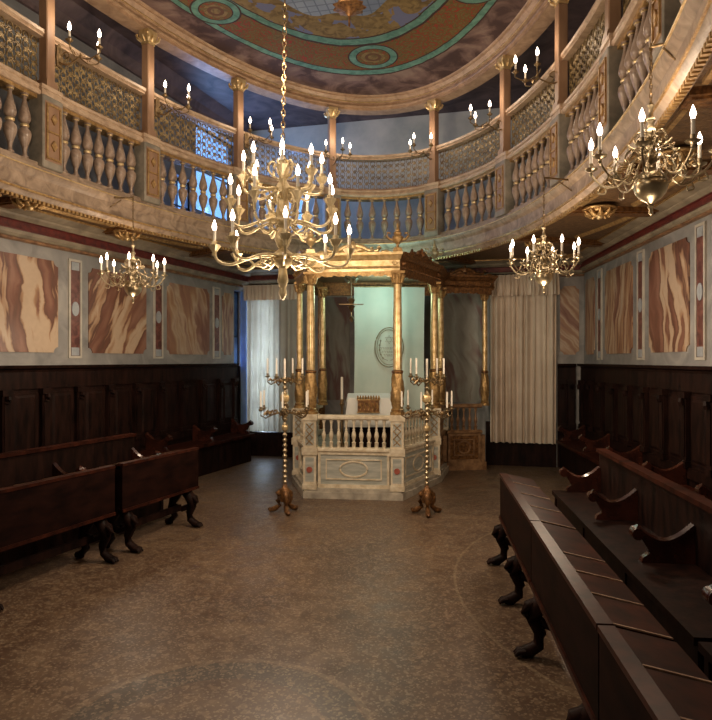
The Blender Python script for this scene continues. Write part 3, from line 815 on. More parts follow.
def desk(Ln, y0, y1, label, lids=5, top_h=.71, edges=None, legs=(.10,.10)):
    o = Ln.org((y0+y1)/2); L = (y1-y0)*hypot(Ln.k,1); h = L/2
    rz = atan2(Ln.t.y, Ln.t.x)
    sg = 1 if Vector((-sin(rz), cos(rz))).dot(Ln.n) > 0 else -1
    r = empty('prayer_desk', (o.x, o.y, 0), rz, label, 'desk', 'long prayer desks')
    fr = lambda s, d, z: (s, d*sg, z)
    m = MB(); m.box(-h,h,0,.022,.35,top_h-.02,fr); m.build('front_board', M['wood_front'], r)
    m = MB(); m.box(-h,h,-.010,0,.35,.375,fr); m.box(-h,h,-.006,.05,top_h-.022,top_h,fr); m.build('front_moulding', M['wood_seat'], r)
    m = MB(); m.hexa([fr(-h,.20,.37),fr(h,.20,.37),fr(h,.222,.37),fr(-h,.222,.37),fr(-h,.20,top_h-.055),fr(h,.20,top_h-.055),fr(h,.222,top_h-.055),fr(-h,.222,top_h-.055)])
    m.box(-h,h,.022,.20,.37,.39,fr); m.build('book_box', M['dark_wood'], r)
    for sx in (-h, h-.025):
        m = MB(); m.box(sx,sx+.025,.022,.20,.39,top_h-.055,fr); m.build('end_board', M['wood_front'], r)
    edges = [-h+L*u for u in (edges or [k/lids for k in range(lids+1)])]
    for i in range(len(edges)-1):
        a, b = edges[i]+.003, edges[i+1]-.003
        m = MB()
        m.hexa([fr(a,.05,top_h-.024),fr(b,.05,top_h-.024),fr(b,.245,top_h-.064),fr(a,.245,top_h-.064),fr(a,.05,top_h-.004),fr(b,.05,top_h-.004),fr(b,.245,top_h-.044),fr(a,.245,top_h-.044)])
        lid = m.build('lid', M['wood_seat'], r)
        m = MB()
        m.hexa([fr(a-.001,.052,top_h-.005),fr(a+.007,.052,top_h-.005),fr(a+.007,.243,top_h-.045),fr(a-.001,.243,top_h-.045),fr(a-.001,.052,top_h+.000),fr(a+.007,.052,top_h+.000),fr(a+.007,.243,top_h-.040),fr(a-.001,.243,top_h-.040)])
        m.build('pale_edge', M['line_edge'], lid)
    for s in (-h+legs[0], h-legs[1]):
        m = MB(); lion_leg(m, lambda a,d,z,s=s: fr(s+a, d, z)); m.build('leg', M['dark_wood'], r, 60)
    m = MB(); m.box(-h+.12,h-.12,.11,.135,.15,.21,fr); m.build('stretcher', M['dark_wood'], r)
    return r
desk(RD, .75, 2.115, 'nearest prayer desk at the bottom right, cut by the picture edge')
desk(RD, 2.13, 3.485, 'middle right prayer desk with narrow lids divided by pale lines', edges=(0,.21,.40,.59,1), legs=(.2,.10))
desk(RD, 3.50, 4.97, 'farthest right prayer desk, towards the cream curtain', 4, legs=(.62,.06))
desk(LD, 3.93, 5.08, 'left prayer desk nearest the left picture edge', top_h=.75)
desk(LD, 5.16, 6.14, 'farther left prayer desk, toward the left curtain', top_h=.75)
desk(LD, 2.7, 3.87, 'left prayer desk mostly beyond the left picture edge', top_h=.75)

def pew(Ln, d0, y0, y1, label, seats=3, back=.80):
    o = Ln.org((y0+y1)/2); L = (y1-y0)*hypot(Ln.k,1); h = L/2; rz = atan2(Ln.t.y, Ln.t.x)
    sg = 1 if Vector((-sin(rz), cos(rz))).dot(Ln.n) > 0 else -1
    r = empty('pew', (o.x, o.y, 0), rz, label, 'pew', 'pews with scrolled arms')
    fr = lambda s, d, z: (s, (d0+d)*sg, z)
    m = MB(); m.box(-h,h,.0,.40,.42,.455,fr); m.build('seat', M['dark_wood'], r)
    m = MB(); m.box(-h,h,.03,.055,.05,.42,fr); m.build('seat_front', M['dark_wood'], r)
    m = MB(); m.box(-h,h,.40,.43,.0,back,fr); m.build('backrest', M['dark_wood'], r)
    m = MB(); m.box(-h,h,.375,.455,back,back+.03,fr); m.build('top_rail', M['wood_seat'], r)
    for i in range(seats+1):
        s = -h+.03+(L-.06)*i/seats
        m = MB(); arm_profile(m, lambda d,t_,z,s=s: fr(s+t_, .40-d, z), .455, .32, .19); m.build('armrest', M['scroll_wood'], r, 40)
        m = MB(); m.box(s-.02,s+.02,.02,.40,.0,.42,fr); m.build('partition', M['dark_wood'], r)
    return r
pew(RD, .52, .9, 2.62, 'right pew with scrolled arm nearest the picture edge', 2)
pew(RD, .52, 2.66, 5.6, 'right pew with polished scrolled arms behind the farther desks', 3)
pew(LD, .52, 3.4, 6.3, 'dark pew behind the left prayer desks', 3)

# ------------------------------------------------------------------ curtains
def curtain(W, pa, pb, z0, z1, mat, name, label, folds, d=.13, amp=.03, valance=True, vz=.22, gap=None):
    a, b = W.s_of_px(pa), W.s_of_px(pb)
    r = empty(name, W((a+b)/2,d,0)[:2]+(0,), 0, label, 'curtain', 'window curtains')
    base = W((a+b)/2, d, 0)
    loc = lambda p: (p[0]-base[0], p[1]-base[1], p[2])
    def sheet(a, b, z0, z1, d, amp, folds, nm, mat, ruff=0, seed=1, hem=0):
        rnd = random.Random(seed); n = folds*10; m = MB(); rows = 14
        ph = [rnd.uniform(-.5,.5) for _ in range(folds+2)]; am = [rnd.uniform(.5,1.3) for _ in range(folds+2)]
        def off(i, v):
            u = i/10.; k = int(u); f = u-k
            A = am[k]*(1-f)+am[k+1]*f; P_ = ph[k]*(1-f)+ph[k+1]*f
            return amp*A*(.55+.45*v)*sin(2*pi*u+P_*(1+.4*v)) + .3*amp*sin(5.1*u+v*2)
        vs = []
        for sd in (0, .004):
            for j in range(rows+1):
                v = 1-j/rows; z = z0+(z1-z0)*j/rows
                for i in range(n+1):
                    s = a+(b-a)*i/n + .01*sin(i*.37+v*1.5)
                    zz = z + (ruff*sin(i*.9) if j == 0 else 0)
                    vs.append(loc(W(s, d+off(i, v)+sd, zz)))
        fs = []; N = n+1; K = (rows+1)*N
        for j in range(rows):
            for i in range(n):
                q = j*N+i; fs.append((q,q+1,q+1+N,q+N)); fs.append((K+q,K+q+N,K+q+1+N,K+q+1))
        m.add(vs, fs); return m.build(nm, mat, r, 80, fix=False)
    if gap:
        g = W.s_of_px(gap)
        sheet(a, g-.02, z0, z1, d, amp, folds//2, 'drape', mat, .004, 3); sheet(g+.02, b, z0, z1, d, amp, folds//2, 'drape', mat, .004, 5)
    else: sheet(a, b, z0, z1-.02, d, amp, folds, 'drape', mat, .004, 2)
    if valance: sheet(a-.03, b+.03, z1-vz, z1+.03, d+.075, amp*.7, int(folds*1.6), 'valance', M['curtain'], .006, 9)
    m = MB(); m.box(a-.05,b+.05,d+.06-d+.07,d+.03,z1+.02,z1+.05,lambda x,y,z: loc(W(x,y,z))); m.build('rail', M['dark_wood'], r)
    return r
curtain(WB, 490, 556, .36, 2.84, M['curtain'], 'window_curtain', 'long cream window curtain with ruffled valance right of the canopied platform', 11, amp=.045, vz=.28)
curtain(WB, 250, 300, .42, 2.80, M['curtain_sheer'], 'window_curtain', 'backlit white sheer curtain left of the canopied platform', 9, amp=.022, vz=.22)
# blue cloth beside the slot window
m = MB(); a0 = sY(10.10)
vs = []; n = 24
for sd in (0,.004):
    for z in (.55, 1.4, 2.72):
        for i in range(n+1): vs.append(WL(sY(10.36)+(i/n)*.24, .05+sd+.012*sin(i*1.3), z))
fs = []; N = n+1; K = 3*N
for j in range(2):
    for i in range(n):
        q = j*N+i; fs.append((q,q+1,q+1+N,q+N)); fs.append((K+q,K+q+N,K+q+1+N,K+q+1))
m.add(vs, fs)
tag(m.build('corner_cloth', M['blue_cloth'], None, 80, fix=False), 'narrow bluish cloth strip hanging in the left corner beside the white curtain', 'curtain')
# shutter filling the lower part of the slot window, leaving a lit gap round it
m = MB(); a, b = win_slot[0], win_slot[1]; m.box(a+.03,b-.015,-.09,-.06,.53,1.50,WL); m.box(a+.06,b-.045,-.06,-.05,.58,1.45,WL)
tag(m.build('window_shutter', M['dark_wood']), 'dark shutter in the lower half of the blue lit window slot', 'shutter')

# ------------------------------------------------------------------ bima
BI = [Vector(p) for p in ((-.53,7.38),(.478,7.26),(1.03,8.30),(1.30,9.35),(-.53,9.35),(-.74,8.28))]
FL, FR, RR, BR, BL, LL = BI
WG = Vector((1.90, 9.30))
bima = empty('bima', label='gilded and grey canopied reading platform with balustrade and columns at the back of the hall', cat='platform')
bc = sum(BI, Vector((0,0)))/6
def poly_off(P, off):
    n = len(P); out = []
    for i in range(n):
        a, b, c = P[i-1], P[i], P[(i+1)%n]
        n1 = Vector(((b-a).y, -(b-a).x)).normalized(); n2 = Vector(((c-b).y, -(c-b).x)).normalized()
        k = (n1+n2); k = k/(k.length_squared/2); out.append(b+k*off)
    return out
def poly_slab(m, P, z0, z1):
    n = len(P); m.add([(p.x,p.y,z0) for p in P]+[(p.x,p.y,z1) for p in P], [tuple(range(n-1,-1,-1)), tuple(range(n,2*n))]+[(i,(i+1)%n,(i+1)%n+n,i+n) for i in range(n)])
m = MB(); poly_slab(m, poly_off(BI,.10), .0, .075); poly_slab(m, poly_off(BI,.075), .075, .115); m.build('plinth', M['bima_base'], bima)
m = MB(); poly_slab(m, poly_off(BI,-.04), .115, .50); m.build('podium', M['bima_base'], bima)
def seg(p, q):
    t_ = (q-p).normalized(); nn = Vector((t_.y,-t_.x)); L = (q-p).length
    return (lambda s, d, z: (p.x+t_.x*s+nn.x*d, p.y+t_.y*s+nn.y*d, z)), L
# balusters template
bq = [(.022,0),(.022,.055),(.026,.06),(.012,.075),(.018,.10),(.027,.135),(.024,.165),(.012,.20),(.017,.21),(.010,.222),(.013,.26),(.016,.29),(.022,.30),(.022,.325)]
m = MB(); m.lathe(bq, 8); bb0 = m.build('baluster', M['gilt_cream'], bima, 50); bb_used = [False]; WB0 = {}; M['wing_wood'] = two('wing_gilt_brown', (.16,.08,.035), (.36,.21,.10), 12, .45)
def parapet(p, q, nb, light, wing=False):
    fr, L = seg(p, q); e = .09
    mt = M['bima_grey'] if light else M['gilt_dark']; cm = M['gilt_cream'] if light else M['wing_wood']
    m = MB(); m.box(e,L-e,-.03,.012,.15,.52,fr); m.build('lower_panel', mt, bima)
    m = MB()
    for (a,b,z0,z1) in ((e,L-e,.115,.155),(e,L-e,.50,.53),(e,e+.03,.155,.50),(L-e-.03,L-e,.155,.50)): m.box(a,b,-.03,.03,z0,z1,fr)
    # inner frame, oval in the middle
    a0, a1 = e+.09, L-e-.09
    for (a,b,z0,z1) in ((a0,a1,.21,.225),(a0,a1,.435,.45),(a0,a0+.014,.225,.435),(a1-.014,a1,.225,.435)): m.box(a,b,.01,.026,z0,z1,fr)
    c = L/2; rx = min(.16,(a1-a0)*.3)
    m.tube([fr(c+rx*cos(2*pi*k/28), .016, .332+.088*sin(2*pi*k/28)) for k in range(28)], .012, 6, True)
    m.build('gilt_frame', cm, bima, 40)
    m = MB(); m.sweep([(-.06,.53),(.035,.53),(.05,.545),(.05,.565),(.03,.58),(-.06,.58)], [lambda d,z,s=s: fr(s,d,z) for s in (e-.02,L-e+.02)])
    m.sweep([(-.06,.905),(.03,.905),(.045,.92),(.045,.945),(.03,.96),(-.06,.96)], [lambda d,z,s=s: fr(s,d,z) for s in (e-.02,L-e+.02)])
    m.build('parapet_rail', cm, bima)
    for k in range(nb):
        s = e+.02+(L-2*e-.04)*(k+.5)/nb; P = fr(s,-.005,0)
        if not bb_used[0]: o = bb0; bb_used[0] = True
        else:
            src = bb0
            if not light:
                if 'w' not in WB0: mw = bb0.data.copy(); mw.materials[0] = cm; WB0['w'] = mw
            o = src.copy(); COL.objects.link(o); o.parent = bima
            if not light: o.data = WB0['w']
        o.location = (P[0],P[1],.58)
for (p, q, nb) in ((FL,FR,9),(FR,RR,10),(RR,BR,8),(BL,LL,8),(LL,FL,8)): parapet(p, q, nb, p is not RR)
# corner posts
def corner_post(p, rz):
    r = empty('corner_post', (p.x,p.y,0), rz, parent=bima)
    m = MB(); m.box(-.085,.085,-.085,.085,.10,.16); m.box(-.075,.075,-.075,.075,.16,.50); m.box(-.09,.09,-.09,.09,.50,.585); m.box(-.075,.075,-.075,.075,.585,.90); m.box(-.09,.09,-.09,.09,.90,.97)
    body = m.build('post_body', M['gilt_cream'], r)
    m = MB()
    for sy in (-1,1):
        m.box(-.05,.05,sy*.0745,sy*.0755,.19,.47) if sy>0 else m.box(-.05,.05,-.0765,-.0745,.19,.47)
        m.box(-.05,.05,.0745,.0765,.61,.875) if sy>0 else m.box(-.05,.05,-.0765,-.0745,.61,.875)
    for sx in (-1,1):
        lo, hi = (.0745,.0765) if sx>0 else (-.0765,-.0745)
        m.box(lo,hi,-.05,.05,.19,.47); m.box(lo,hi,-.05,.05,.61,.875)
    m.build('panel_inset', M['bima_grey'], r)
    m = MB()
    for sy in (-1,1):
        f = lambda a, b, k, sy=sy: (a, sy*(.080+k), b)
        for s_ in (-1,1):
            m.tube([f(-.04*s_,.62,0), f(.04*s_,.70,.003), f(-.04*s_,.785,0), f(.04*s_,.865,.003)], .007, 5)
    m.build('gilt_scrolls', M['gilt'], r)
    for sy in (-1,):
        m = MB(); m.tube([(0,-.074,.33),(0,-.092,.33)], .034, 14); m.build('red_rosette', M['red_paint'], r)
    return r
rot0 = atan2(-.12,1.0)
for p in (FL, FR, RR, LL, BR): corner_post(p, rot0)
# columns
def bcol(p, z0=.97, z1=2.62, k=1.0, mat='gilt_bright'):
    r = empty('column', (p.x,p.y,0), 0, parent=bima)
    m = MB(); m.lathe([(.085*k,z0),(.085*k,z0+.03),(.07*k,z0+.04),(.078*k,z0+.06),(.06*k,z0+.075)], 16); m.build('base', M['gilt'], r, 40)
    def tw(a, z): return 1+.16*sin(5*a+z*26)
    m = MB(); m.lathe([(.058*k+.022*k*sin(pi*j/9.)**1.0*(1-j/12.), z0+.075+.40*j/9.) for j in range(10)], 20, fn=tw); m.build('carved_drum', M['gilt'], r, 60)
    zc = z0+.475
    m = MB(); m.lathe([(.055*k,zc),(.068*k,zc+.012),(.068*k,zc+.03),(.052*k,zc+.04)], 16); m.build('collar', M['gilt_dark'], r, 40)
    def fl(a, z): return 1+.04*cos(12*a)
    m = MB(); m.lathe([(.049*k,zc+.04),(.049*k,zc+.5),(.042*k,z1-.14)], 36, fn=fl); m.build('shaft', M['gilt_bright'] if mat == 'gilt_bright' else M[mat], r, 60)
    m = MB(); m.lathe([(.044*k,z1-.15),(.052*k,z1-.145),(.042*k,z1-.135),(.050*k,z1-.08),(.072*k,z1-.03),(.075*k,z1-.025)], 16)
    for q in range(8):
        a = 2*pi*q/8
        for zz, rr in ((z1-.10,.052),(z1-.055,.066)):
            m.tube([(rr*k*cos(a),rr*k*sin(a),zz-.03),((rr+.008)*k*cos(a),(rr+.008)*k*sin(a),zz),((rr+.022)*k*cos(a),(rr+.022)*k*sin(a),zz+.015)], [.012,.014,.007], 5)
    m.box(-.08*k,.08*k,-.08*k,.08*k,z1-.025,z1)
    m.build('capital', M['gilt'], r)
    return r
bcol(FL); bcol(FR); bcol(RR); bcol(LL, k=.85); bcol(Vector((1.20,8.95)), k=.95, mat='green_gilt' if False else 'gilt_bright'); bcol(Vector((-.47,8.85)), k=.85)
bcol(WG, z0=.93, z1=2.62, k=.8)
# wing parapet on the right
parapet(Vector((1.24,9.12)), Vector((1.90,9.22)), 5, False)
m = MB(); fr_, L_ = seg(Vector((1.24,9.12)), Vector((1.90,9.22))); m.box(0,L_,-.30,-.03,.0,.50,fr_); m.box(0,L_,-.03,.03,.0,.115,fr_); m.build('wing_podium', M['wing_wood'], bima)
# canopy
can = empty('canopy', parent=bima)
def entab(p, q, mat, mat2, nm='entablature', zz=0, ext=.09, crest=True):
    fr, L = seg(p, q)
    prof = [(-.06,2.62),(.05,2.62),(.055,2.65),(.065,2.66),(.055,2.68),(.055,2.745),(.075,2.755),(.10,2.79),(.12,2.80),(.125,2.83),(-.06,2.83)]
    m = MB(); m.sweep([(d,z+zz) for d,z in prof], [lambda d,z,s=s: fr(s + (ext/.09*d*.55 if s > L/2 else -ext/.09*d*.55), d, z) for s in (0, L)])
    m.build(nm, mat, can)
    m = MB(); n = int(L/.045)
    for k in range(n): m.box(k*L/n,k*L/n+.024,.06,.083,2.765+zz,2.785+zz,fr)   # egg course
    for k in range(int(L/.028)): m.ball(fr((k+.5)*.028,.072,2.662+zz), .009, 6, 4)
    for s in (.03, L-.03): m.lathe([(.036,0),(.036,.004)], 12, fr(s,.07,2.712+zz)); m.ball(fr(s,.066,2.712+zz), .026, 8, 6)
    m.build('egg_course', mat, can)
    # scalloped lambrequin below
    m = MB(); N = 36; top = []; bot = []
    poly = [(0,2.625+zz),(L,2.625+zz)]
    for k in range(N+1):
        u = 1-k/N; x = L*u; dz = .035+.018*abs(sin(pi*u*7))+.014*abs(sin(pi*u*14))+.02*(abs(2*u-1))**3
        poly.append((x, 2.625+zz-dz))
    n = len(poly); c0 = len(m.v)
    # strip of quads rather than one concave face
    for k in range(N):
        (xa, za), (xb, zb) = poly[2+k], poly[3+k]
        if abs(xa-xb) < 1e-6: continue
        m.hexa([fr(xb,.035,zb),fr(xa,.035,za),fr(xa,.05,za),fr(xb,.05,zb),fr(xb,.035,2.63+zz),fr(xa,.035,2.63+zz),fr(xa,.05,2.63+zz),fr(xb,.05,2.63+zz)])
    m.build('scalloped_valance', mat2, can)
    if crest:
        m = MB(); c = L/2
        for sg in (-1,1):
            P = lambda a, z: fr(c+sg*a, .06, z+zz)
            m.tube([P(0,2.90),P(.05,2.915),P(.11,2.90),P(.17,2.865),P(.21,2.85),P(.235,2.865),P(.225,2.89),P(.20,2.885)], [.03,.03,.028,.024,.02,.018,.016,.012], 7)
            m.tube([P(.24,2.85),P(.29,2.86),P(.32,2.885),P(.30,2.905),P(.28,2.89)], [.016,.022,.02,.016,.01], 7)
            m.tube([P(.02,2.85),P(.08,2.87),P(.15,2.85)], [.03,.035,.02], 7)
            m.tube([P(.33,2.845),P(.38,2.85),P(.42,2.84)], [.012,.018,.01], 6)
        m.lathe([(.04,-.01),(.05,.02),(.03,.06),(.012,.09)], 10, fr(c,.06,2.88+zz))
        m.build('crest', mat, can, 60)
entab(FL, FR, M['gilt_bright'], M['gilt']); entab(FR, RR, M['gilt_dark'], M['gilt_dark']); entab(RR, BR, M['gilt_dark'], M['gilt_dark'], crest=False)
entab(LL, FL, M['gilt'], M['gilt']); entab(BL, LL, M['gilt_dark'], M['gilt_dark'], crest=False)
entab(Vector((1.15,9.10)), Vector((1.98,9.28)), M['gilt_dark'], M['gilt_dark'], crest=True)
m = MB(); poly_slab(m, poly_off(BI,-.05), 2.74, 2.80); m.build('tester', M['soffit'], can)
# back frame posts of the canopy
m = MB()
for x in (BL.x+.02, BR.x-.06): m.box(x-.05,x+.05,9.28,9.38,.50,2.63)
m.box(BL.x-.02,BR.x,9.28,9.38,2.55,2.74)
m.build('back_frame', M['gilt_dark'], can)
# vases on the canopy corners
def vase(p, z, label, mat):
    r = empty('finial_vase', (p.x,p.y,z), 0, label, 'vase', 'gilded vases on the canopy')
    m = MB(); m.box(-.055,.055,-.055,.055,0,.035); m.box(-.045,.045,-.045,.045,.035,.06); m.build('base', M[mat], r)
    m = MB(); m.lathe([(.03,.06),(.016,.075),(.014,.095),(.035,.12),(.062,.155),(.068,.18),(.055,.20),(.035,.212),(.045,.225),(.048,.235),(.03,.25),(.034,.265),(.02,.285),(.012,.31),(.018,.325),(.008,.345)], 14, fn=lambda a,z: 1+.05*cos(8*a)); m.build('body', M[mat], r, 50)
    for s in (-1,1):
        m = MB(); m.tube([(s*.05,0,.15),(s*.095,0,.165),(s*.125,0,.20),(s*.115,0,.235),(s*.085,0,.235),(s*.085,0,.215)], [.012,.015,.014,.013,.012,.010], 6); m.build('handle', M[mat], r, 60)
    return r
vase(FL, 2.83, 'gilded two-handled vase on the front left canopy corner, behind the chandelier', 'gilt_bright')
vase(FR, 2.83, 'gilded two-handled vase on the front right canopy corner', 'gilt')
vase(RR, 2.83, 'gilded two-handled vase on the far right canopy corner, green light painted in', 'green_gilt')

# hanging behind the platform
def wavy(name, x0, x1, y, z0, z1, mat, amp, nf, seed, parent=None, label=None, cat=None, th=.005):
    m = MB(); n = 60; rows = 12; vs = []; rnd = random.Random(seed); ph = rnd.random()*6
    for sd in (0, th):
        for j in range(rows+1):
            v = 1-j/rows
            for i in range(n+1):
                u = i/n; x = x0+(x1-x0)*u + .01*sin(v*4+u*3)
                yy = y - amp*(.4+.6*v)*(sin(2*pi*nf*u+ph+v*.7)+.5*sin(2*pi*nf*1.7*u+1.3-v)) - sd
                vs.append((x, yy, z0+(z1-z0)*j/rows))
    N = n+1; K = (rows+1)*N; fs = []
    for j in range(rows):
        for i in range(n):
            q = j*N+i; fs.append((q,q+1,q+1+N,q+N)); fs.append((K+q,K+q+N,K+q+1+N,K+q+1))
    m.add(vs, fs); return m.build(name, mat, parent, 80, fix=False)
hg = empty('hanging_cloth', (.5,9.18,0), 0, 'large pale green white hanging with an embroidered oval at the back of the platform', 'cloth')
o = wavy('cloth', -.53, .50, 0, .62, 2.66, M['hanging'], .02, 2.6, 4, hg)
m = MB(); m.tube([(-.56,0,2.67),(.53,0,2.67)], .014, 8); m.build('rod', M['dark_brass'], hg, 60)
m = MB(); ex, ez, ey = -.02, 1.785, -.045
for k0, rx, rz_ in ((0,.205,.285),(1,.175,.255)):
    m.tube([(ex+rx*cos(2*pi*k/40), ey, ez+rz_*sin(2*pi*k/40)) for k in range(40)], .008 if k0 == 0 else .004, 5, True)
for a0 in (pi/2, -pi/2):       # two triangles of the star
    m.tube([(ex+.062*cos(a0+2*pi*k/3), ey-.003, ez+.11+.062*sin(a0+2*pi*k/3)) for k in range(3)], .005, 4, True)
for i, z in enumerate((-.02,-.07,-.12)):
    w = (.13,.11,.08)[i]; x = -w
    rnd = random.Random(i)
    while x < w-.02:
        m.tube([(ex+x, ey, ez+z+.014),(ex+x+.02, ey, ez+z+.014),(ex+x+.02, ey, ez+z-.012)], .004, 4)
        if rnd.random() < .6: m.tube([(ex+x+.004, ey, ez+z+.002),(ex+x+.004, ey, ez+z-.012)], .004, 4)
        x += .034
for sg in (-1,1):
    m.tube([(ex+sg*.02,ey,ez-.19),(ex+sg*.08,ey,ez-.17),(ex+sg*.125,ey,ez-.10),(ex+sg*.145,ey,ez-.0),(ex+sg*.12,ey,ez+.10)], .005, 4)
    for q in range(5):
        a = -.9+q*.35; m.ball((ex+sg*.14*cos(a),ey,ez+.2*sin(a)), .012, 6, 4)
m.build('embroidery', M['thread'], hg)

# reading desk with cloth
ld = empty('reading_desk', (.17,7.95,.50), 0, 'cloth covered reading desk inside the canopied platform', 'lectern')
m = MB(); m.box(-.25,.25,-.18,.18,.0,.56); m.build('cabinet', M['dark_wood'], ld)
m = MB(); n = 24
pr = [(-.32,.30),(-.305,.50),(-.28,.615),(-.27,.63),(.27,.63),(.28,.615),(.305,.50),(.32,.30)]
vs = []
for y, dz in ((-.23,0),(.23,.04)):
    for x, z in pr: vs.append((x, y, z+dz))
for x, z in pr: vs.append((x*1.02, -.26, z if z < .5 else z-.03))
m.add(vs, [(i,i+1,i+9,i+8) for i in range(7)] + [(16+i,16+i+1,i+1,i) for i in range(7)])
m.prism([(-.27,.63),(.27,.63),(.32,.28),(-.32,.28)], -.262, -.255, lambda a,d,b:(a,d,b))
m.build('cover', M['table_cloth'], ld)
bk = empty('crowned_cushion', (.15,7.74,1.06), 0, 'small gold and brown crown topped ornament leaning on the white cloth of the reading desk', 'ornament')
m = MB(); m.box(-.13,.13,-.085,-.055,-.09,.05); m.build('body', M['gilt_dark'], bk)
m = MB(); m.box(-.14,.14,-.092,-.05,.05,.062); m.box(-.14,.14,-.092,-.05,-.10,-.09)
for k in range(9): m.lathe([(.010,0),(.015,.02),(.008,.04),(.003,.05)], 7, (-.128+.032*k,-.07,.06))
for k in range(5): m.tube([(-.10+.05*k,-.088,-.07),(-.08+.05*k,-.09,-.03),(-.10+.05*k,-.088,.02)], .008, 5)
m.build('crown_edge', M['gilt'], bk)
# tall candle
tc = empty('altar_candlestick', (-.18,8.05,.50), 0, 'single tall white candle in a dark holder, left inside the canopied platform', 'candlestick')
m = MB(); m.lathe([(.07,0),(.075,.02),(.03,.05),(.018,.10),(.03,.16),(.016,.22),(.016,.50),(.034,.54),(.02,.56),(.03,.60)], 12); m.build('holder', M['dark_brass'], tc, 50)
m = MB(); m.lathe([(.016,.60),(.016,.88),(.004,.885)], 10); m.build('candle', M['candle'], tc, 50)
# hanging brass lamp inside the canopy
hl = empty('hanging_lamp', (-.06,8.05,2.74), 0, 'small winged brass lamp hanging inside the canopied platform', 'lamp')
m = MB(); m.tube([(0,0,0),(0,0,-.66)], .006, 6); m.build('chain', M['green_gilt'], hl)
m = MB(); m.lathe([(.006,-.44),(.03,-.41),(.05,-.37),(.02,-.35)], 10)
m.lathe([(.004,-.53),(.03,-.49),(.05,-.455),(.018,-.44)], 10)
m.hexa([(-.15,-.03,-.435),(.15,-.03,-.435),(.15,.03,-.435),(-.15,.03,-.435),(-.16,-.03,-.425),(.16,-.03,-.425),(.16,.03,-.425),(-.16,.03,-.425)])
m.lathe([(.003,-.66),(.025,-.63),(.035,-.60),(.01,-.58)], 10)
m.build('body', M['dark_brass'], hl, 50)
m = MB()
for k in range(8):
    a = 2*pi*k/8; m.tube([(.02*cos(a),.02*sin(a),-.10),(.06*cos(a),.06*sin(a),-.14),(.09*cos(a),.09*sin(a),-.10),(.075*cos(a),.075*sin(a),-.07)], [.014,.018,.013,.006], 5)
m.build('leaf_crown', M['green_gilt'], hl, 60)

# ------------------------------------------------------------------ torchères
def torchere(x, y, label, rot=0, H=1.0):
    r = empty('standing_candelabrum', (x,y,0), rot, label, 'candelabrum', 'standing candelabra')
    m = MB()
    for k in range(3):
        a = 2*pi*k/3+.5
        P = lambda d, z: (d*cos(a), d*sin(a), z)
        m.tube([P(.03,.24),P(.07,.20),P(.075,.13),P(.06,.08),P(.11,.04),P(.16,.025),P(.18,.04)], [.025,.035,.03,.024,.03,.026,.014], 7)
    m.lathe([(.05,.12),(.06,.15),(.045,.20),(.055,.24),(.03,.27),(.02,.30)], 12)
    m.build('tripod_base', M['gilt_dark'], r, 60)
    m = MB(); pr = [(.014,.28)]; z = .30
    while z < 1.36:
        pr += [(.014,z),(.024,z+.012),(.026,z+.022),(.018,z+.034),(.013,z+.042)]; z += .055
    pr += [(.016,1.38),(.03,1.40),(.02,1.42)]
    m.lathe(pr, 10); m.build('stem', M['brass'], r, 50)
    m = MB(); m.lathe([(.02,1.15),(.045,1.17),(.05,1.20),(.045,1.23),(.02,1.25)], 8); m.build('knot', M['gilt_bright'], r, 40)
    m = MB(); m.lathe([(.02,.86),(.036,.88),(.036,.91),(.02,.93)], 10); m.build('knot', M['gilt_bright'], r, 40)
    m = MB(); m.lathe([(.02,1.0),(.034,1.02),(.02,1.04)], 10); m.build('knot', M['gilt_bright'], r, 40)
    for zt, R, n, off in ((1.02,.27,6,.2),(1.36,.20,4,.9)):
        for k in range(n):
            a = 2*pi*k/n+off
            e = empty('arm', (0,0,zt), a, parent=r)
            m = MB(); m.tube([(0,0,0),(.06,0,.03),(R*.5,0,.015),(R*.8,0,-.02),(R,0,.01),(R,0,.06)], .0075, 6)
            m.tube([(R*.3,0,.02),(R*.38,0,.055),(R*.5,0,.05),(R*.46,0,.03)], .006, 5)
            m.build('branch', M['dark_brass'], e, 60)
            m = MB()
            for q in range(7):
                b = 2*pi*q/7
                m.tube([(R*.72,0,.02),(R*.72+.025*cos(b),.025*sin(b),.035+.01*sin(q*2)),(R*.72+.05*cos(b),.05*sin(b),.02+.03*sin(q*3))], [.006,.013,.003], 5, flat=.5)
            m.build('leaf_spray', M['dark_brass'], e)
            m = MB(); m.lathe([(.008,.05),(.028,.068),(.030,.074),(.012,.078),(.014,.10)], 10, (R,0,0)); m.build('drip_cup', M['brass'], e, 50)
            m = MB(); m.lathe([(.0095,.08),(.009,.255),(.002,.26)], 8, (R,0,0)); m.build('candle', M['candle'], e, 50)
    m = MB(); m.lathe([(.012,1.42),(.012,1.61),(.003,1.615)], 8); m.build('candle', M['candle'], r, 50)
    return r
torchere(.735, 6.53, 'tall standing brass candelabrum with unlit candles in front of the platform, right of its steps')
torchere(-.745, 6.6, 'tall standing brass candelabrum with unlit candles, before the white sheer curtain', .35)

# ------------------------------------------------------------------ chandeliers
LIGHTS = []
def point(loc, e, rad=.05, col=(1,.775,.56)):
    l = bpy.data.lights.new('point_light', 'POINT'); l.energy = e; l.color = col; l.shadow_soft_size = rad
    o = bpy.data.objects.new('point_light', l); COL.objects.link(o); o.location = loc; LIGHTS.append(o); return o
def mesh_flame(m, c, k=1.0):
    m.lathe([(.007*k,0),(.0125*k,.012*k),(.016*k,.026*k),(.0135*k,.042*k),(.007*k,.06*k),(.0015*k,.076*k)], 10, c)

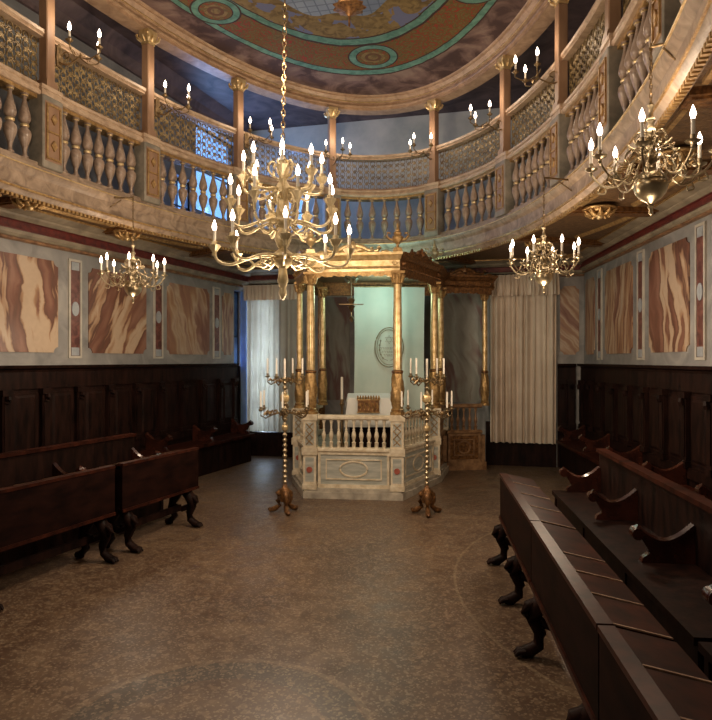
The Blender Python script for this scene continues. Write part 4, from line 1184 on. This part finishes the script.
def arm_with_candle(parent, R, z0, dip, zcup, ang, mat, cup_k=1.0, scroll=True, bulb=True, style='big'):
    e = empty('arm', (0,0,0), ang, parent=parent)
    m = MB()
    if style == 'big':
        pts = [(.035,0,z0),(R*.25,0,z0+.012),(R*.5,0,z0-.01),(R*.75,0,z0-dip),(R*.93,0,z0-dip*.7),(R,0,z0+.02),(R,0,zcup)]
        rad = [.013,.012,.0115,.011,.011,.011,.011]
        m.tube(smooth_path(pts), .0105, 7)
        m.tube([(R*.5,0,z0-.012),(R*.42,0,z0-.055),(R*.28,0,z0-.07),(R*.19,0,z0-.04),(R*.24,0,z0-.015),(R*.31,0,z0-.03),(R*.27,0,z0-.045)], .0085, 6)
    else:
        pts = [(.03,0,z0+.06),(R*.22,0,z0+.085),(R*.36,0,z0+.04),(R*.42,0,z0-.02),(R*.58,0,z0-.055),(R*.80,0,z0-.04),(R*.97,0,z0+.02),(R,0,zcup)]
        m.tube(smooth_path(pts), .0068, 6)
        m.tube(smooth_path([(R*.45,0,z0-.02),(R*.35,0,z0-.05),(R*.26,0,z0-.01),(R*.34,0,z0+.01),(R*.38,0,z0-.01)]), .0055, 5)
        m.tube(smooth_path([(R*.62,0,z0-.05),(R*.72,0,z0-.01),(R*.66,0,z0+.035),(R*.56,0,z0+.025),(R*.60,0,z0+.0)]), .0055, 5)
        m.tube(smooth_path([(R*.82,0,z0-.035),(R*.88,0,z0-.075),(R*.76,0,z0-.085),(R*.74,0,z0-.06)]), .005, 5)
        for q in range(5):
            b = 2*pi*q/5; m.tube([(R*.66,0,z0+.05),(R*.66+.016*cos(b),.016*sin(b),z0+.062)], [.005,.003], 4)
    m.build('branch', mat, e, 60)
    m = MB()
    if style == 'big':
        m.lathe([(.010,zcup-.06),(.018,zcup-.045),(.014,zcup-.03),(.026,zcup-.012),(.040,zcup+.012),(.046,zcup+.022),(.034,zcup+.026),(.020,zcup+.03),(.020,zcup+.05),(.014,zcup+.052)], 14, (R,0,0), fn=lambda a,z: 1+.10*cos(7*a))
    else:
        m.lathe([(.006,zcup-.03),(.012,zcup-.02),(.009,zcup-.008),(.034,zcup+.004),(.038,zcup+.012),(.012,zcup+.016),(.014,zcup+.04),(.010,zcup+.042)], 14, (R,0,0))
    m.build('drip_cup', mat, e, 50)
    k = cup_k; c0 = zcup+.04
    m = MB(); m.lathe([(.0105*k,c0),(.0105*k,c0+.085*k)], 10, (R,0,0)); m.build('candle', M['candle'], e, 50)
    if bulb:
        m = MB(); mesh_flame(m, (R,0,c0+.085*k), k); m.build('bulb', M['bulb'], e, 60)
def smooth_path(pts, n=4):
    P = [Vector(p) for p in pts]; out = []
    for i in range(len(P)-1):
        p0, p1, p2, p3 = P[max(i-1,0)], P[i], P[i+1], P[min(i+2,len(P)-1)]
        for k in range(n):
            t_ = k/n
            out.append(.5*((2*p1)+(p2-p0)*t_+(2*p0-5*p1+4*p2-p3)*t_*t_+(3*p1-p0-3*p2+p3)*t_**3))
    out.append(P[-1]); return out
def chain(m, p, z0, z1, k=1.0, dx=0):
    z = z0; i = 0; st = .036*k; n = max(1, int((z1-z0)/st))
    for i in range(n):
        zc = z0+(i+.5)*(z1-z0)/n; u = (zc-z0)/(z1-z0); cx = p[0]+dx*u
        h = (z1-z0)/n*.66; w = .011*k
        a = i % 2
        pts = []
        for q in range(8):
            g = 2*pi*q/8; o_ = w*cos(g)
            pts.append((cx+(o_ if a else 0), p[1]+(0 if a else o_), zc+h*sin(g)))
        m.tube(pts, .0045*k, 4, True)

# the large one
BX, BY = -.545, 4.7
big = empty('large_chandelier', (BX,BY,0), 0, 'large three tiered gilt brass chandelier with lit candle bulbs on a long chain', 'chandelier')
m = MB()
m.lathe([(.005,2.05),(.018,2.07),(.030,2.10),(.022,2.13),(.026,2.15),(.040,2.19),(.034,2.24),(.028,2.28),(.048,2.30),(.075,2.325),(.078,2.345),(.06,2.355),(.078,2.37),(.078,2.39),(.05,2.41),(.03,2.43),(.045,2.455),(.062,2.50),(.055,2.54),(.035,2.565),(.03,2.58),(.05,2.60),(.062,2.62),(.062,2.65),(.045,2.67),(.055,2.69),(.048,2.73),(.034,2.76),(.04,2.80),(.052,2.84),(.058,2.87),(.05,2.90),(.03,2.93),(.028,2.97),(.045,3.0),(.05,3.03),(.035,3.06),(.028,3.08)], 20, fn=lambda a,z: 1+.03*cos(10*a))
m.build('shaft', M['pale_brass'], big, 45)
m = MB(); m.lathe([(.030,3.06),(.046,3.075),(.05,3.085),(.02,3.09),(.02,3.11)], 14); m.build('drip_cup', M['pale_brass'], big, 50)
m = MB(); m.lathe([(.013,3.03),(.013,3.10)], 10, (0,-.06,-.0)); m.lathe([(.012,3.00),(.03,3.02),(.02,3.035)], 10, (0,-.06,0)); m.build('candle', M['candle'], big, 50)
m = MB(); mesh_flame(m, (0,-.06,3.10), 1.2); m.build('bulb', M['bulb'], big, 60)
m = MB(); m.tube([(0,0,3.08),(0,0,3.20)], .010, 8); chain(m, (0,0), 3.20, ZC-.06, 1.2, .03); m.build('chain', M['dark_brass'], big)
m = MB(); m.lathe([(.07,ZC-.027),(.06,ZC-.045),(.02,ZC-.06),(.006,ZC-.08)], 14); m.build('ceiling_rose', M['gilt'], big, 50)
for (R, z0, dip, zc, n, off) in ((.50,2.36,.055,2.42,8,.15),(.39,2.62,.05,2.74,8,.38),(.29,2.86,.02,2.945,8,.10)):
    for k in range(n): arm_with_candle(big, R, z0, dip, zc, 2*pi*k/n+off, M['pale_brass'], 1.05)
# scroll cage around the upper shaft
for k in range(6):
    a = 2*pi*k/6+.3
    m = MB(); P = lambda d, z: (d*cos(a), d*sin(a), z)
    m.tube(smooth_path([P(.04,2.68),P(.09,2.70),P(.12,2.76),P(.10,2.82),P(.06,2.83),P(.06,2.79),P(.085,2.78)]), .009, 6)
    m.tube(smooth_path([P(.04,2.95),P(.08,2.97),P(.11,3.02),P(.09,3.07),P(.06,3.06),P(.07,3.03)]), .008, 6)
    m.build('scroll', M['pale_brass'], big, 60)
point((BX,BY,3.75), 60, .25); point((BX,BY+.25,1.92), 52, .2)

# the brass ones with a ball
def small_chandelier(bulb=True):
    r = empty('brass_chandelier', label='x', cat='chandelier', group='small ball chandeliers')
    m = MB(); m.lathe([(.003,-.235),(.012,-.225),(.010,-.20),(.018,-.19),(.010,-.18),(.022,-.165),(.055,-.145),(.078,-.115),(.088,-.08),(.084,-.055),(.078,-.05),(.084,-.045),(.075,-.02),(.045,0.0),(.02,.01)], 22); m.build('ball', M['brass'], r, 50)
    m = MB(); m.lathe([(.02,0),(.03,.02),(.018,.04),(.028,.06),(.036,.085),(.02,.11),(.016,.15),(.034,.175),(.038,.20),(.022,.225),(.016,.26),(.026,.28),(.012,.31),(.010,.34),(.020,.36),(.006,.38)], 14); m.build('stem', M['brass'], r, 50)
    for k in range(8): arm_with_candle(r, .31, .0, .02, .055, 2*pi*k/8+.22, M['brass'], .92, style='small')
    m = MB()
    for k in range(8):
        a = 2*pi*k/8+.6; P = lambda d, z: (d*cos(a), d*sin(a), z)
        m.tube(smooth_path([P(.02,.20),P(.06,.215),P(.085,.18),P(.07,.145),P(.045,.155),P(.055,.18)]), .0055, 5)
        m.tube(smooth_path([P(.02,.10),P(.09,.13),P(.13,.09),P(.115,.055),P(.09,.065)]), .0055, 5)
        m.tube([P(.10,.13),P(.12,.155)], [.012,.004], 6)
    m.build('ornament_scrolls', M['brass'], r, 60)
    return r
sm0 = small_chandelier()
def hang(o, x, y, z, label, wallp, zc, pw=12):
    o.location = (x, y, z); o['label'] = label
    # bracket rod from the gallery fascia, with a chain down
    m = MB(); m.tube([(wallp[0],wallp[1],zc),(x,y,zc)], .009, 6); m.tube([(x,y,zc+.02),(x,y,zc-.03)], .006, 5)
    m.tube([(wallp[0],wallp[1],zc-.10),((wallp[0]+x)/2,(wallp[1]+y)/2,zc-.02)], .006, 5)
    m.v = [(p[0]-x, p[1]-y, p[2]-z) for p in m.v]
    m.build('bracket_rod', M['dark_brass'], o)
    m = MB(); chain(m, (0,0), .375, zc-z, .7); m.build('chain', M['dark_brass'], o)
    point((x,y,z-.60), pw, .14); point((x,y,z+.30), 4.5, .12)
sm = [sm0, copy_tree(sm0), copy_tree(sm0)]
def near_ring(x, y, off=-.0):
    s = s_of_pt(x, y); p = ell(th_of_s(s), off); return (p.x, p.y)
hang(sm[0], -2.30, 6.5, 2.42, 'small brass ball chandelier hanging at the left before the marble wall panels', near_ring(-2.5,6.42), 3.27)
hang(sm[1], 1.72, 5.77, 2.45, 'small brass ball chandelier hanging in front of the cream curtain', near_ring(2.0,5.85), 3.27, 30)
hang(sm[2], 1.60, 3.42, 2.62, 'nearest brass ball chandelier, large at the upper right picture edge', near_ring(1.9,3.3), 3.30)

# wall bracket sconces on the lattice rail
def sconce():
    r = empty('candle_bracket', label='x', cat='sconce', group='three candle brackets on the gallery')
    m = MB(); m.prism([(-.03,-.10),(.03,-.10),(.04,-.02),(.03,.08),(0,.12),(-.03,.08),(-.04,-.02)], 0, .015, lambda a,d,b: (a,-d,b)); m.build('backplate', M['dark_brass'], r)
    m = MB(); m.tube(smooth_path([(0,-.01,-.05),(0,-.10,-.09),(0,-.20,-.06),(0,-.27,-.02)]), .008, 6); m.tube(smooth_path([(0,-.03,0),(0,-.09,.03),(0,-.13,-.01),(0,-.09,-.03)]), .006, 5)
    m.build('main_stem', M['dark_brass'], r, 60)
    for k, (dx, dy) in enumerate(((-.19,-.31),(.0,-.47),(.17,-.31))):
        e = empty('arm', parent=r); m = MB()
        m.tube(smooth_path([(0,-.24,-.04),(dx*.5,(-.24+dy)/2,-.075),(dx*.95,dy,-.04),(dx,dy,.0)]), .0065, 6)
        m.tube(smooth_path([(dx*.4,-.25+(dy+.25)*.4,-.06),(dx*.5,-.26,-.02),(dx*.7,-.26,-.01),(dx*.65,-.26,-.035)]), .005, 5)
        m.build('branch', M['dark_brass'], e, 60)
        m = MB(); m.lathe([(.006,-.01),(.03,.008),(.033,.016),(.012,.02),(.013,.04)], 12, (dx,dy,0)); m.build('drip_cup', M['dark_brass'], e, 50)
        m = MB(); m.lathe([(.010,.035),(.010,.10)], 8, (dx,dy,0)); m.build('candle', M['candle'], e, 50)
        m = MB(); mesh_flame(m, (dx,dy,.10), 1.05); m.build('bulb', M['bulb'], e, 60)
    return r
sc0 = sconce()
sl = ['leftmost three candle bracket on the gallery lattice', 'candle bracket on the gallery, second from the left, left of the large chandelier',
      'candle bracket on the gallery directly behind the top of the large chandelier', 'candle bracket above the canopied platform, just right of the large chandelier',
      'candle bracket on the gallery above the right edge of the platform canopy', 'candle bracket on the right gallery curve, second highest of the right side',
      'topmost candle bracket on the right gallery curve']
spots = [(2,4.42),(3,4.43),(4,4.48),(5,4.50),(6,4.50),(7,4.46),(8,4.42)]
for i, (k, z) in enumerate(spots):
    o = sc0 if i == 0 else copy_tree(sc0)
    s = posts[k] - (.10 if k < 5 else 0); th = th_of_s(s); p = ell(th, .045 if k > 4 else .0); nn = ell_n(th)
    o.location = (p.x, p.y, z); o.rotation_euler = (0,0, atan2(nn.y, nn.x)-pi/2); o['label'] = sl[i]
    q = ell(th, -.25); point((q.x,q.y,z+.30), 3.5, .09)

# pendant under the painted ceiling
pd = empty('ceiling_pendant', (-.065,6.05,0), 0, 'dark gilded pendant hanging under the centre of the painted ceiling', 'pendant')
m = MB(); m.tube([(0,0,ZC-.03),(0,0,4.98)], .014, 8); m.build('stem', M['gilt_dark'], pd, 60)
m = MB(); m.lathe([(.012,4.90),(.03,4.93),(.07,4.955),(.14,4.975),(.15,4.99),(.10,5.02),(.04,5.08),(.02,5.12)], 20, fn=lambda a,z: 1+.12*cos(9*a)); m.build('carved_rosette', M['gilt_dark'], pd, 40)
m = MB(); m.lathe([(.007,4.80),(.011,4.81),(.009,4.91)], 8); m.build('tip', M['gilt_dark'], pd, 40)

# ------------------------------------------------------------------ light, world, camera
# unseen fill lights added for chandeliers outside the view, without fixtures
def fill_light(x, y, z, e, rad=.3): point((x,y,z), e, rad, (1,.80,.60))
fill_light(-.9, 1.2, 4.0, 40, .35)
fill_light(-1.9, 3.3, 3.0, 22, .25)
# cool tube light under and above the canopy of the platform
point((.35,8.55,2.50), 9, .12, (.62,1,.86)); point((.35,8.75,3.0), 7, .1, (.5,1,.9))
def area(loc, rot, sx, sy, e, col):
    l = bpy.data.lights.new('daylight', 'AREA'); l.shape = 'RECTANGLE'; l.size = sx; l.size_y = sy; l.energy = e; l.color = col
    o = bpy.data.objects.new('daylight', l); COL.objects.link(o); o.location = loc; o.rotation_euler = rot; return o
def win_light(W, op, e, col):
    a, b, c, d = op; p = W((a+b)/2, -.30, (c+d)/2); n = Vector((W.n.x, W.n.y, 0))
    q = n.to_track_quat('-Z', 'Z'); return area(p, q.to_euler(), b-a, d-c, e, col)
win_light(WB, win_back, 60, (.82,.90,1)); win_light(WL, win_slot, 14, (.25,.45,1)); win_light(WL, win_up_b, 38, (.35,.55,1)); win_light(WL, win_up_a, 10, (.25,.42,1)); win_light(WB, win_up_c, 10, (.3,.5,1))

w = bpy.data.worlds.new('daylight_sky'); SC.world = w; w.use_nodes = True
bg = w.node_tree.nodes['Background']; bg.inputs[0].default_value = (.22,.44,.88,1); bg.inputs[1].default_value = 1.3

cam = bpy.data.cameras.new('camera'); cam.sensor_fit = 'HORIZONTAL'; cam.sensor_width = 36; cam.lens = 36*F/712
cam.clip_start = .05
co = bpy.data.objects.new('camera', cam); COL.objects.link(co); co.location = (0,0,EYE); co.rotation_euler = (pi/2,0,0)
SC.camera = co
SC.view_settings.view_transform = 'Standard'
try: SC.view_settings.look = 'None'
except Exception: pass
SC.view_settings.gamma = 1; SC.view_settings.use_curve_mapping = False
SC.view_settings.exposure = 0.6
